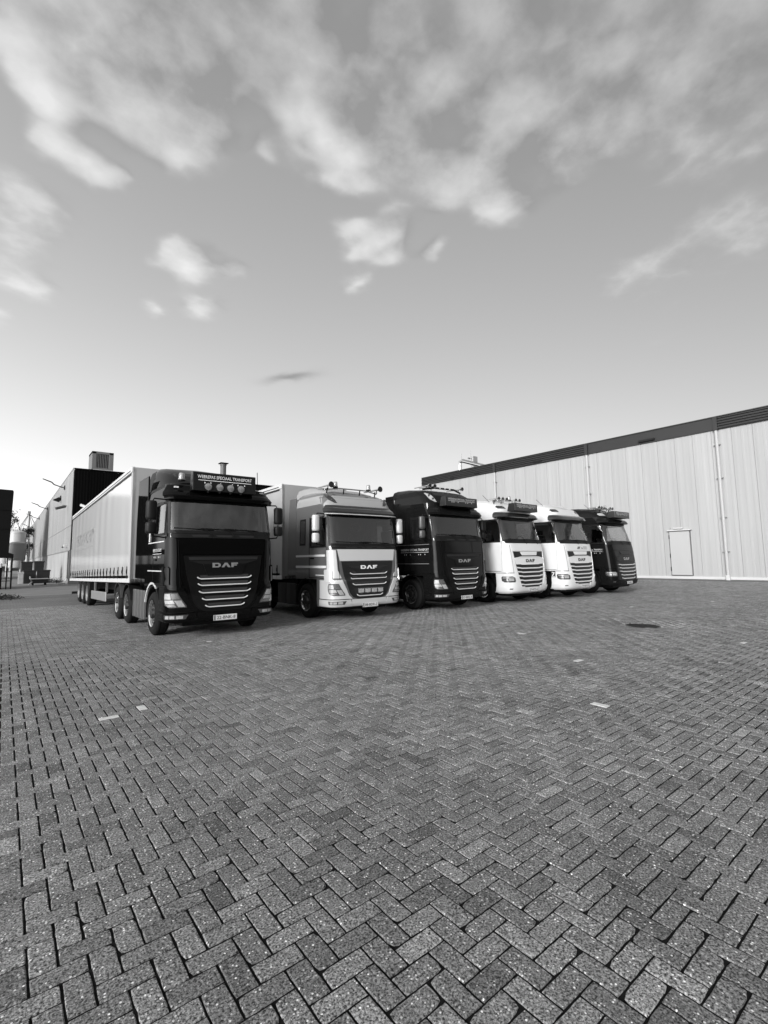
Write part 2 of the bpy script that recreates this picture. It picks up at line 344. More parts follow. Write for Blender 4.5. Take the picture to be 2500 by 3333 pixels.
YB = 10.70           # line between the herringbone yard and the parking strip
def build_ground():
    mb = MB(); a = 1.6; B = 1500; z = -.0055; px, py = PIT
    xs = (-B, px-a, px+a, B); ys = (-B, py-a, py+a, B)
    for i in range(3):
        for j in range(3):
            if i == 1 and j == 1: continue
            mb.add([(xs[i],ys[j],z),(xs[i+1],ys[j],z),(xs[i+1],ys[j+1],z),(xs[i],ys[j+1],z)], [(0,1,2,3)])
    q = .12
    mb.add([(px-a,py-a,z),(px+a,py-a,z),(px+a,py+a,z),(px-a,py+a,z),(px-a,py-a,-q),(px+a,py-a,-q),(px+a,py+a,-q),(px-a,py+a,-q)], [(4,5,6,7),(0,1,5,4),(1,2,6,5),(2,3,7,6),(3,0,4,7)])
    g = link('ground', mb.mesh('ground'), joint_m); g['kind'] = 'structure'
    # ---- bricks: cx, cy, half-x, half-y, shade
    ox, oy = 1.4257, 1.6646; bricks = []
    def visible(x, y):
        az = math.degrees(math.atan2(x, y)); r = math.hypot(x, y)
        return r < 8.5 or ((-45 < az < 108) if r < 12 else (-14 < az < 95))
    i0, i1 = int((-9-ox)/UNIT), int((38.1-ox)/UNIT); j0, j1 = int((-9-oy)/UNIT), int((YB-oy)/UNIT)+1
    gap = .0046
    for i in range(i0, i1):
        for j in range(j0, j1):
            k = (i-j) % 4
            if k == 0: x0, x1, y0, y1 = i*UNIT, (i+2)*UNIT, j*UNIT, (j+1)*UNIT
            elif k == 2: x0, x1, y0, y1 = i*UNIT, (i+1)*UNIT, (j-1)*UNIT, (j+1)*UNIT
            else: continue
            x0 += ox; x1 += ox; y0 += oy; y1 += oy
            if y0 > YB-.04 or not visible((x0+x1)/2, (y0+y1)/2): continue
            y1 = min(y1, YB)
            bricks.append(((x0+x1)/2, (y0+y1)/2, (x1-x0)/2-gap, (y1-y0)/2-gap))
    y = YB; row = 0
    while y < 24:
        x = -5.4+(row % 2)*UNIT
        while x < 38.0:
            if visible(x, y): bricks.append((x+UNIT, y+UNIT/2, UNIT-gap, UNIT/2-gap))
            x += 2*UNIT
        y += UNIT; row += 1
    b = np.array(bricks); n = len(b)
    wide = .0042*np.clip((np.hypot(b[:, 0], b[:, 1])-2)/6, 0, 1); b[:, 2] -= wide; b[:, 3] -= wide
    shade = np.clip(rng.normal(1, .145, n), .55, 1.5); shade[rng.random(n) < .05] *= 1.30; shade[rng.random(n) < .03] *= .72
    for wx, wy in ((3.54,10.6),(1.46,6.39),(1.05,6.23),(5.45,2.91),(9.31,6.73),(11.24,3.13),(7.52,4.33),(16.6,7.6),(20.5,6.4)):
        shade[np.argmin((b[:, 0]-wx)**2+(b[:, 1]-wy)**2)] = 3.0
    z0 = np.abs(rng.normal(0, .0016, n)); tx = rng.normal(0, .005, n); ty = rng.normal(0, .005, n)
    dx, dy = b[:, 0]-PIT[0], b[:, 1]-PIT[1]
    z0 = z0-.055*np.exp(-((dx/.85)**2+(dy/.85)**2)**1.5); 
    keep0 = np.hypot(dx, dy) > .43; b, shade, z0, tx, ty = b[keep0], shade[keep0], z0[keep0], tx[keep0], ty[keep0]; n = len(b)
    # ---- the 300 largest in the picture become objects
    P = np.stack([b[:, 0], b[:, 1], np.full(n, -CAMH)], 1); cz = P@np.array(CF); cx = P@np.array(CR)/cz; cy = -(P@np.array(CU))/cz
    inside = (cz > .2) & (abs(cx*FPX) < 1290) & (abs(cy*FPX) < 1720)
    size = np.where(inside, 1/np.maximum(cz, .1)**3*(b[:, 2]*b[:, 3])/(UNIT*UNIT/2), 0); order = np.argsort(-size); pick = set(order[:300].tolist())
    bm_one = concrete_brick('concrete_brick_single', True)
    variants = []
    for k in range(14):
        r = random.Random(k); hx, hy, bv = UNIT-gap, UNIT/2-gap, .0035; vs = []
        def jit(): return r.uniform(-.0016, .0016)
        ring = []
        for (ax, ay), (bx, by) in (((-1,-1),(1,-1)), ((1,-1),(1,1)), ((1,1),(-1,1)), ((-1,1),(-1,-1))):
            m_ = 5 if ax != bx else 3
            for q in range(m_):
                f = q/m_; x = (ax+(bx-ax)*f)*hx; y = (ay+(by-ay)*f)*hy; cut = (r.uniform(.0005, .0025) if r.random() > .05 else r.uniform(.006, .012)) if q == 0 else max(0, r.gauss(0, .0012))
                ring.append((x-math.copysign(cut if q == 0 else (cut if ax == bx else 0), x), y-math.copysign(cut if q == 0 else (cut if ax != bx else 0), y)))
        nr = len(ring)
        for zz, ins in ((0, bv), (-bv, 0), (-.06, 0)):
            vs += [(x-math.copysign(ins, x)+jit(), y-math.copysign(ins, y)+jit(), zz) for x, y in ring]
        fs = [tuple(range(nr))]+[(a*nr+c, a*nr+nr+c, a*nr+nr+(c+1) % nr, a*nr+(c+1) % nr) for a in (0, 1) for c in range(nr)]
        mb2 = MB().add(vs, fs); me = mb2.mesh('brick'); fix_normals(me); me.materials.append(bm_one); variants.append(me)
    for idx in order[:300]:
        xx, yy, hx, hy = b[idx]; o = bpy.data.objects.new('brick', variants[random.randrange(14)]); COL.objects.link(o); o.parent = g
        o.location = (xx, yy, z0[idx]); o.rotation_euler = (tx[idx], ty[idx], (math.pi/2 if hy > hx else 0)+random.gauss(0, .006)+random.choice((0, math.pi)))
        o.color = (shade[idx],)*3+(1,)
    # ---- all others: one mesh
    keep = np.array([k for k in range(n) if k not in pick]); b = b[keep]; n = len(b); z0 = z0[keep]; tx = tx[keep]; ty = ty[keep]; shade = shade[keep]
    sgn = np.array([(-1, -1), (1, -1), (1, 1), (-1, 1)]); rot = rng.normal(0, .006, n)
    V = np.zeros((n, 12, 3))
    for lv, (ins, dz) in enumerate(((.003, 0), (0, -.003), (0, -.06))):
        hx = (b[:, 2]-ins)[:, None]*sgn[:, 0]+rng.normal(0, .0012, (n, 4)); hy = (b[:, 3]-ins)[:, None]*sgn[:, 1]+rng.normal(0, .0012, (n, 4))
        c, s = np.cos(rot)[:, None], np.sin(rot)[:, None]
        V[:, lv*4:lv*4+4, 0] = b[:, 0][:, None]+hx*c-hy*s; V[:, lv*4:lv*4+4, 1] = b[:, 1][:, None]+hx*s+hy*c
        V[:, lv*4:lv*4+4, 2] = z0[:, None]+dz+hx*tx[:, None]+hy*ty[:, None]
    quad = [(0, 1, 2, 3)]+[(a*4+c2, a*4+4+c2, a*4+4+(c2+1) % 4, a*4+(c2+1) % 4) for a in (0, 1) for c2 in range(4)]
    F = (np.array(quad)[None]+(np.arange(n)*12)[:, None, None]).reshape(-1, 4)
    me = bpy.data.meshes.new('bricks'); me.vertices.add(n*12); me.vertices.foreach_set('co', V.ravel())
    me.loops.add(len(F)*4); me.loops.foreach_set('vertex_index', F.ravel().astype(np.int32)); me.polygons.add(len(F)); me.polygons.foreach_set('loop_start', (np.arange(len(F))*4).astype(np.int32))
    me.update(calc_edges=True); me.shade_flat()
    at = me.attributes.new('shade', 'FLOAT', 'FACE'); at.data.foreach_set('value', np.repeat(shade, 9).astype(np.float32))
    o = link('bricks', me, concrete_brick('concrete_brick', False), g); o['kind'] = 'stuff'
    # ---- beyond the built bricks
    s = link('yard', MB().add([(-80,24,-.004),(38.05,24,-.004),(38.05,33,-.004),(-80,33,-.004), (-80,-60,-.004),(-8,-60,-.004),(-8,24,-.004)], [(0,1,2,3),(4,5,6,0)]).mesh('yard'), far_paving_mat()); s['kind'] = 'structure'
    cl = mat('concrete_lane', .17, .9, var=((.7, .7, .7), .35), bump=((20, 20, 20), .3))
    s = link('concrete_lane', MB().add([(-80,33,.0),(38.05,33,.0),(38.05,52,.0),(-80,52,.0),(4.4,52,0),(4.4,190,0),(-80,190,0)], [(0,1,2,4,3),(3,4,5,6)]).mesh('lane'), cl); s['kind'] = 'structure'
    s = link('concrete_apron', MB().add([(36.2,-20,.006),(38.1,-20,.006),(38.1,45,.006),(36.2,45,.006)], [(0,1,2,3)]).mesh('apron'), mat('apron_concrete', .13, .9, var=((1.5, .4, 1), .3))); s['kind'] = 'structure'
build_ground()
dc = tag(empty('drain_cover', (PIT[0], PIT[1], -.055)), 'dark round iron cover sunk in the paving at the right', 'manhole cover')
iron = mat('cast_iron', .012, .6, .4, var=((30, 30, 30), .4))
smooth_angle(MB().lathe([(0, -.004), (.31, -.004), (.31, -.03)], axis='z', n=32).build('lid', iron, dc), 30); smooth_angle(MB().lathe([(.325, -.04), (.325, .006), (.40, .006), (.41, -.06)], axis='z', n=32).build('frame', iron, dc), 30)
for k in range(5): MB().box(-.24, .24, -.21+k*.1, -.18+k*.1, -.003, .004).build('rib', iron, dc)

# ---------------------------------------------------------------- trucks
class Cab:
    """cab surface: s runs round the front from the middle to the sides, z is height; the front is y = 0, the rear y > 0"""
    BOW = .05
    def __init__(self, table, yb):
        t = np.array(table); self.z = t[:, 0]; self.t = t; self.yb = yb
    def prof(self, z): return [float(np.interp(z, self.z, self.t[:, k])) for k in (1, 2, 3, 4)]
    def fl(self, z):
        yf, w, r, c = self.prof(z); return w-r, (r+c)*.5*1.5708
    def P(self, s, z, d=0.0):
        if d:
            e = .004; p = self.P(s, z); a = self.P(s+e, z)-self.P(s-e, z); b = self.P(s, z+e)-self.P(s, z-e); n = a.cross(b); n.normalize(); return p+n*d
        yf, w, r, c = self.prof(z); a = abs(s); f = w-r; L = (r+c)*.5*1.5708; sg = 1 if s >= 0 else -1
        y = yf+self.BOW*(min(a, f)/w)**2
        if a <= f: x = a
        elif a <= f+L:
            t = (a-f)/L*math.pi/2; x = f+r*math.sin(t)**.86; y += c*(1-max(math.cos(t), 0)**.86)
        else: x = w; y += c+(a-f-L)
        return Vector((sg*x, y, z))
    def S(self, y, z):
        """side s for a given y"""
        yf, w, r, c = self.prof(z); f = w-r; L = (r+c)*.5*1.5708
        return f+L+(y-yf-self.BOW*(f/w)**2-c)
    def patch(self, rows, name, m, parent, d=.006, nx=16, nz=None, skirt=True, smooth=True, side=0):
        """rows: (z, s0, s1[, d]) from top to bottom; a raised panel that follows the surface. side=-1/1: s0, s1 are y values on that side"""
        rr = []
        for a, b in zip(rows[:-1], rows[1:]):
            nzz = max(nz or 2, math.ceil(abs(a[0]-b[0])/.045))
            for k in range(nzz):
                t = k/nzz; rr.append([a[i]*(1-t)+b[i]*t for i in range(len(a))])
        rr.append(list(rows[-1])); g = []
        for row in rr:
            z, s0, s1 = row[:3]; dd = row[3] if len(row) > 3 else d
            if side: s0, s1 = side*self.S(s0, z), side*self.S(s1, z)
            g.append([self.P(s0+(s1-s0)*k/nx, z, dd) for k in range(nx+1)])
        vs = [p for row in g for p in row]; w = nx+1; H = len(g)
        fs = [(i*w+k, i*w+k+1, (i+1)*w+k+1, (i+1)*w+k) for i in range(H-1) for k in range(nx)]
        if skirt:
            ring = [(0, k) for k in range(w)]+[(i, nx) for i in range(1, H)]+[(H-1, k) for k in range(nx-1, -1, -1)]+[(i, 0) for i in range(H-2, 0, -1)]
            base = len(vs); n = len(ring)
            for i, k in ring:
                row = rr[i]; z, s0, s1 = row[:3]
                if side: s0, s1 = side*self.S(s0, z), side*self.S(s1, z)
                vs.append(self.P(s0+(s1-s0)*k/nx, z, -.012))
            fs += [(ring[q][0]*w+ring[q][1], base+q, base+(q+1) % n, ring[(q+1) % n][0]*w+ring[(q+1) % n][1]) for q in range(n)]
        o = MB().add(vs, fs).build(name, m, parent)
        return smooth_angle(o, 40) if smooth else o
    def ring(self, loop, width, name, m, parent, d=.012):
        """flat border strip round a loop of (s, z) points"""
        cs = sum(p[0] for p in loop)/len(loop); cz = sum(p[1] for p in loop)/len(loop); n = len(loop)
        hs = max(abs(p[0]-cs) for p in loop); hz = max(abs(p[1]-cz) for p in loop)
        def sc(p, k): return (cs+(p[0]-cs)*(1+k*width/hs), cz+(p[1]-cz)*(1+k*width/hz))
        vs = []
        for k, dd in ((.55, -.01), (.5, d), (-.5, d), (-.55, -.02)):
            vs += [self.P(*sc(p, k), dd) for p in loop]
        fs = [(a*n+i, a*n+(i+1) % n, (a+1)*n+(i+1) % n, (a+1)*n+i) for a in range(3) for i in range(n)]
        return MB().add(vs, fs).build(name, m, parent)
    def tube(self, pts, r, name, m, parent, d=.02, n=8):
        return smooth_angle(MB().tube([self.P(s, z, d) for s, z in pts], r, n).build(name, m, parent), 60)
    def loop(self, rows, n=14, side=0):
        """closed (s, z) outline with softened corners from rows (z, s0, s1)"""
        if side: rows = [(z, side*self.S(a, z), side*self.S(b, z)) for z, a, b in rows]
        (zt, a0, a1), (zb, b0, b1) = rows[0], rows[-1]; q = .05
        top = [(a0+(a1-a0)*k/n, zt) for k in range(n+1)]; bot = [(b1+(b0-b1)*k/n, zb) for k in range(n+1)]
        rs = [(a1+(b1-a1)*k/8, zt+(zb-zt)*k/8) for k in range(1, 8)]; ls = [(b0+(a0-b0)*k/8, zb+(zt-zb)*k/8) for k in range(1, 8)]
        return top+rs+bot+ls
    def shell(self, name, m, parent, holes, wheel_y, ztop, floor=1.16):
        zs = sorted(set([round(v, 3) for v in list(self.z)]+[round(.38+k*.045, 3) for k in range(int((ztop-.38)/.045)+1)])); zs = [v for v in zs if v <= ztop+1e-6]
        cols = []
        for z in zs:
            f, L = self.fl(z); se = self.S(self.yb, z)
            half = [f*k/10 for k in range(10)]+[f+L*k/10 for k in range(10)]+[f+L+(se-f-L)*k/36 for k in range(37)]
            cols.append([-v for v in reversed(half[1:])]+half)
        W_ = len(cols[0]); vs = [self.P(s, z) for z, row in zip(zs, cols) for s in row]; fs = []
        for i in range(len(zs)-1):
            zc = (zs[i]+zs[i+1])/2
            for k in range(W_-1):
                sc = sum((cols[i][k], cols[i][k+1], cols[i+1][k], cols[i+1][k+1]))/4; p = self.P(sc, zc)
                if p.y > wheel_y-.66 and zc < floor: continue
                if abs(p.x) > .7 and zc < floor+.12 and (p.y-wheel_y)**2+(zc-.52)**2 < .66**2: continue
                if any(h(sc, zc) for h in holes): continue
                fs.append((i*W_+k, i*W_+k+1, (i+1)*W_+k+1, (i+1)*W_+k))
        T = (len(zs)-1)*W_
        for k in range(W_//2): fs.append((T+k, T+k+1, T+W_-2-k, T+W_-1-k) if k+1 != W_-2-k else (T+k, T+k+1, T+W_-1-k))
        for i in range(len(zs)-1):
            if zs[i] > floor-.03: fs.append((i*W_, (i+1)*W_, (i+1)*W_+W_-1, i*W_+W_-1))
        o = MB().add(vs, fs).build(name, m, parent); return smooth_angle(o, 32)
def hole(rows):
    """predicate for a hole in the shell, rows (z, s0, s1) from top to bottom"""
    zz = [r[0] for r in reversed(rows)]; a = [r[1] for r in reversed(rows)]; b = [r[2] for r in reversed(rows)]
    return lambda s, z: zz[0] < z < zz[-1] and np.interp(z, zz, a) < s < np.interp(z, zz, b)

CACHE = {}
def wheel_meshes(kind):
    if kind in CACHE: return CACHE[kind]
    r, h = .51, .15
    t = MB().lathe([(.30,-h+.02),(.36,-h-.005),(.44,-h-.005),(.49,-h+.03),(r,-h+.05),(r,-.06),(r-.012,-.055),(r-.012,-.04),(r,-.035),(r,.035),(r-.012,.04),(r-.012,.055),(r,.06),(r,h-.05),(.49,h-.03),(.44,h+.005),(.36,h+.005),(.30,h-.02),(.29,0),(.30,-h+.02)], n=40).mesh('tyre'); fix_normals(t); t.materials.append(rubber); t.polygons.foreach_set('use_smooth', [True]*len(t.polygons)); t.set_sharp_from_angle(angle=R(45))
    m = chrome if kind == 'front' else alu if kind == 'trailer' else chrome
    prof = [(.285,-.10),(.30,-.152),(.315,-.156),(.29,-.145),(.275,-.10),(.25,-.075),(.215,-.10),(.15,-.115),(.13,-.12),(.11,-.17),(.05,-.18),(0,-.18)] if kind == 'front' else \
           [(.285,-.10),(.30,-.152),(.315,-.156),(.29,-.145),(.27,-.03),(.25,.04),(.20,.02),(.15,-.01),(.14,-.10),(.06,-.12),(0,-.12)]
    def lathe_mesh(nm, pr, m):
        q = MB().lathe(pr, n=40).mesh(nm); fix_normals(q); q.materials.append(m); q.polygons.foreach_set('use_smooth', [True]*len(q.polygons)); q.set_sharp_from_angle(angle=R(45)); return q
    rm = lathe_mesh('rim', prof[:5], m); dm = lathe_mesh('wheel_disc', prof[4:], mat('wheel_disc', .05, .35, .7))
    nb = MB()
    for k in range(10):
        a = 2*math.pi*k/10; x = -.105 if kind == 'front' else .0
        nb.cyl((x+.02, .185*math.cos(a), .185*math.sin(a)), (x-.035, .185*math.cos(a), .185*math.sin(a)), .018, n=6)
    nm = nb.mesh('wheel_nuts'); fix_normals(nm); nm.materials.append(chrome)
    hb = MB()
    for k in range(10):
        a = 2*math.pi*(k+.5)/10; x = -.088 if kind == 'front' else .02
        hb.cyl((x, .235*math.cos(a), .235*math.sin(a)), (x-.004, .235*math.cos(a), .235*math.sin(a)), .024, n=10)
    hm = hb.mesh('hand_holes'); fix_normals(hm); hm.materials.append(ink)
    CACHE[kind] = (t, rm, nm, hm, dm); return CACHE[kind]
def wheel(parent, x, y, side, kind='front', dual=False, z=.51):
    t, rm, nm, hm, dm = wheel_meshes(kind)
    rz = 0 if side < 0 else math.pi
    w = link('wheel', t, None, parent, (x, y, z), rot=(0, 0, rz))
    link('rim', rm, None, w); link('wheel_disc', dm, None, w); link('wheel_nuts', nm, None, w); link('hand_holes', hm, None, w)
    if dual: link('wheel', t, None, parent, (x-side*.33, y, z), rot=(0, 0, rz))
    return w
def arch(parent, name, m, x0, x1, yc, zc, r, a0=0, a1=180, th=.02, n=14):
    mb = MB(); vs = []; fs = []
    for k in range(n+1):
        a = R(a0+(a1-a0)*k/n)
        for rr in (r, r+th):
            for x in (x0, x1): vs.append((x, yc+rr*math.cos(a), zc+rr*math.sin(a)))
    for k in range(n):
        o = k*4; fs += [(o, o+1, o+5, o+4), (o+2, o+6, o+7, o+3), (o, o+4, o+6, o+2), (o+1, o+3, o+7, o+5)]
    fs += [(0, 2, 3, 1), (n*4, n*4+1, n*4+3, n*4+2)]
    return smooth_angle(mb.add(vs, fs).build(name, m, parent), 50)
def horn(parent, x, y, z, L=.55, r=.085):
    """trumpet on a foot, its bell to the front"""
    prof = [(0,0),(r,0),(r*.96,.01),(r*.55,.07),(r*.33,.16),(r*.25,L*.6),(r*.22,L),(0,L)]
    o = smooth_angle(MB().lathe(prof, axis='y', n=18).build('air_horn', chrome, parent, loc=(x, y, z)), 60)
    MB().cyl((0, .2, -.01), (0, .2, -.13), .015).build('horn_foot', plastic, o); MB().cyl((0, -.002, 0), (0, -.006, 0), r*.86, n=18).build('horn_mouth', ink, o)
    return o
def beacon(parent, x, y, z):
    o = smooth_angle(MB().lathe([(0,.13),(.05,.125),(.062,.10),(.066,0),(.075,-.005),(.075,-.03),(0,-.03)], axis='z', n=20).build('beacon', mat('beacon_lens', .28, .12, 0, 1.0), parent, loc=(x, y, z)), 40)
    MB().cyl((0, 0, -.03), (0, 0, -.06), .08, n=20).build('beacon_base', plastic, o); return o
def spot(parent, x, y, z, r=.09):
    o = smooth_angle(MB().lathe([(0,.09),(r*.6,.08),(r,.02),(r*1.04,0),(r*.95,-.01),(r*.95,.0)], axis='y', n=22).build('spot_lamp', plastic, parent, loc=(x, y, z)), 40)
    smooth_angle(MB().lathe([(0,-.016),(r*.5,-.014),(r*.94,-.003)], axis='y', n=22).build('lens', mat('spot_lens', .35, .2, .5, 1.0, var=((60, 60, 60), .4)), o), 60)
    MB().box(-.02, .02, .0, .03, -r-.05, -r+.01).build('lamp_foot', plastic, o); return o
def mirror(parent, side, zt, zb, m, x=1.54, y=.45):
    """two-part truck mirror on its arms"""
    a = MB().tube([(side*1.2, y+.06, zt+.05), (side*(x-.06), y+.02, zt+.06), (side*x, y, zt-.04), (side*x, y, zb+.04), (side*(x-.04), y, zb-.05), (side*1.23, y+.06, zb-.08)], .017).build('mirror_arm', plastic, parent); smooth_angle(a, 60)
    h = zt-zb; out = []
    for z0, z1, nm in ((zb+h*.42, zt, 'mirror'), (zb, zb+h*.34, 'wide_angle_mirror')):
        cx = side*x; w = .115
        prof = [(-w, y-.01), (-w*.8, y-.06), (-w*.2, y-.085), (w*.5, y-.08), (w*.95, y-.04), (w, y+.01), (w*.95, y+.03), (-w*.95, y+.03)]
        vs = []; n = len(prof); lv = [(z0, .80), (z0+.03, .97), (z0+.06, 1), (z1-.06, 1), (z1-.03, .97), (z1, .80)]
        for z, k in lv: vs += [(cx+px*k, y+(py-y)*k, z) for px, py in prof]
        fs = [(i*n+q, i*n+(q+1) % n, (i+1)*n+(q+1) % n, (i+1)*n+q) for i in range(len(lv)-1) for q in range(n)]+[tuple(range(n)), tuple(range((len(lv)-1)*n, len(lv)*n))]
        o = smooth_angle(MB().add(vs, fs).build(nm, m, parent), 50)
        MB().box(cx-w*.85, cx+w*.85, y+.032, y+.036, z0+.03, z1-.03).build('mirror_glass', mat('mirror_glass', .8, .03, 1.0), o)
def interior_parts(t, cab, zwb, zwt):
    MB().box(-1.14, 1.14, .42, .80, 1.75, zwb-.06).build('dashboard', interior, t, bevel=.03)
    for sx in (-1, 1):
        s = MB().prism([(.95, 1.75), (1.45, 1.75), (1.62, 2.62), (1.50, 2.66), (1.32, 1.98), (.95, 1.95)], sx*.58-.24, sx*.58+.24).build('seat', seat_m, t, bevel=.04)
        MB().box(sx*.58-.13, sx*.58+.13, 1.52, 1.64, 2.68, 2.86).build('headrest', seat_m, s, bevel=.04)
    st = MB(); ring = [(.58+.22*math.cos(a), .80+.09*math.sin(a), zwb+.02+.20*math.sin(a)) for a in [2*math.pi*k/20 for k in range(21)]]
    st.tube(ring, .016, 6); st.cyl((.58, .80, zwb+.02), (.58, .70, zwb-.15), .03); st.tube([ring[0], (.58, .80, zwb+.02), ring[10]], .014, 6)
    smooth_angle(st.build('steering_wheel', plastic, t), 60)
def chassis(t, axles, length, wheel_y, tank=None, single_rear=False, skirt_m=None):
    for sx in (-1, 1): MB().box(sx*.42-.04, sx*.42+.04, .5, length, .72, .98).build('chassis_rail', chassis_m, t)
    MB().box(-.95, .95, .25, 2.1, .42, 1.12).build('engine_block', chassis_m, t, bevel=.1)
    MB().box(-.86, .86, .35, length-.6, .27, .44).build('sun_blocker', chassis_m, t, bevel=.03)  # added box under the chassis, blocks low sun to darken the ground below
    for ya in [wheel_y]+axles: MB().cyl((-1.0, ya, .51), (1.0, ya, .51), .08).build('axle', chassis_m, t)
    for sx in (-1, 1):
        wheel(t, sx*1.09, wheel_y, sx, 'front')
        for k, ya in enumerate(axles):
            wheel(t, sx*1.09, ya, sx, 'front' if len(axles) > 1 and k == 0 else 'rear', dual=not (len(axles) > 1 and k == 0))
            arch(t, 'mudguard', plastic if k == 0 and len(axles) > 1 else greyplastic, sx*.92, sx*1.25, ya, .53, .58, 15, 165)
        arch(t, 'front_mudguard', chassis_m, sx*.78, sx*1.235, wheel_y, .52, .63, -8, 178, .03)
    MB().box(-.45, .45, axles[-1]-.7, axles[-1]+.15, .99, 1.14).build('fifth_wheel', chassis_m, t, bevel=.03)
def side_skirt(t, y0, y1, z0, z1, m, n=1, x=1.20):
    for sx in (-1, 1):
        k = MB().box(sx*x-sx*.45, sx*x-sx*.05, y0+.03, y1-.03, z0+.05, z1-.05).build('fuel_tank', chassis_m, t)
        w = (y1-y0)/n
        for q in range(n):
            a, b = y0+q*w+.008, y0+(q+1)*w-.008
            MB().prism([(sx*(x-.06), a), (sx*x, a+.02), (sx*(x+.012), (a+b)/2), (sx*x, b-.02), (sx*(x-.06), b)], z0, z1, 'z').build('tank_panel', m, k, bevel=.008)
def plate(t, cab, z, text, y=-.03):
    p = MB().box(-.27, .27, y-.012, y, z-.06, z+.06).build('number_plate', plate_m, t)
    MB().box(-.266, -.225, y-.0145, y-.0125, z-.055, z+.055).build('country_strip', mat('plate_strip', .16, .5), p)
    put_text(text, lambda u, v: (u+.02, y-.0145, z+v), .43, .075, 'plate_text', ink, p, .012)
def sign_box(t, y, z0, z1, hw, mbox, mtxt, lamps=False, dots=True, yoff=.16):
    """roof light box with the firm's name"""
    sgn = MB().prism([(y, z0), (y+.01, z1), (y+yoff, z1), (y+yoff+.08, z0)], -hw, hw).build('roof_sign', mbox, t, bevel=.012)
    h = z1-z0; k = h/(z1-z0)*.01
    def fn(zc): return lambda u, v: (u, y-.004+.01*((zc+v-z0)/h), zc+v)
    zt = z1-h*.24
    put_text('WEEREPAS SPECIAAL TRANSPORT', fn(zt), hw*1.72, h*.17 if lamps else h*.2, 'sign_lettering', mtxt, sgn, .008)
    zl = zt-h*.19; f = fn(zl); MB().add([f(-hw*.84, -.007), f(hw*.84, -.007), f(hw*.84, .007), f(-hw*.84, .007)], [(0, 1, 2, 3)]).build('sign_line', mtxt, sgn, fix=False)
    if dots:
        f = fn(zl-h*.13)
        for u in ((-.62, -.5, -.24, .24, .37, .62) if not lamps else (-.64, -.46, -.16, .22, .40, .62)):
            pts = [f(u*hw+.014*math.cos(a), .018*math.sin(a)) for a in [2*math.pi*q/10 for q in range(10)]]
            MB().add(pts, [tuple(range(10))]).build('sign_light', mat('sign_light', .8, .3), sgn, fix=False)
    return sgn
def door_text(t, cab, z, m, y0=.62, y1=1.42, side=-1):
    for sd in (side,):
        def fn(zc): return lambda u, v: cab.P(sd*cab.S((y0+y1)/2-(-sd)*u, zc+v), zc+v, .012)
        put_text('WEEREPAS SPECIAAL TRANSPORT', fn(z), (y1-y0), .075, 'door_lettering', m, t, .01)
        f = fn(z-.085); w = (y1-y0)/2
        MB().add([f(-w, -.006), f(w, -.006), f(w, .006), f(-w, .006)], [(0, 1, 2, 3)]).build('door_line', m, t, fix=False)
        f = fn(z-.16)
        for u in (-.72, -.58, -.30, .30, .44, .74):
            MB().add([f(u*w+.016*math.cos(a), .022*math.sin(a)) for a in [2*math.pi*q/10 for q in range(10)]], [tuple(range(10))]).build('door_dot', m, t, fix=False)
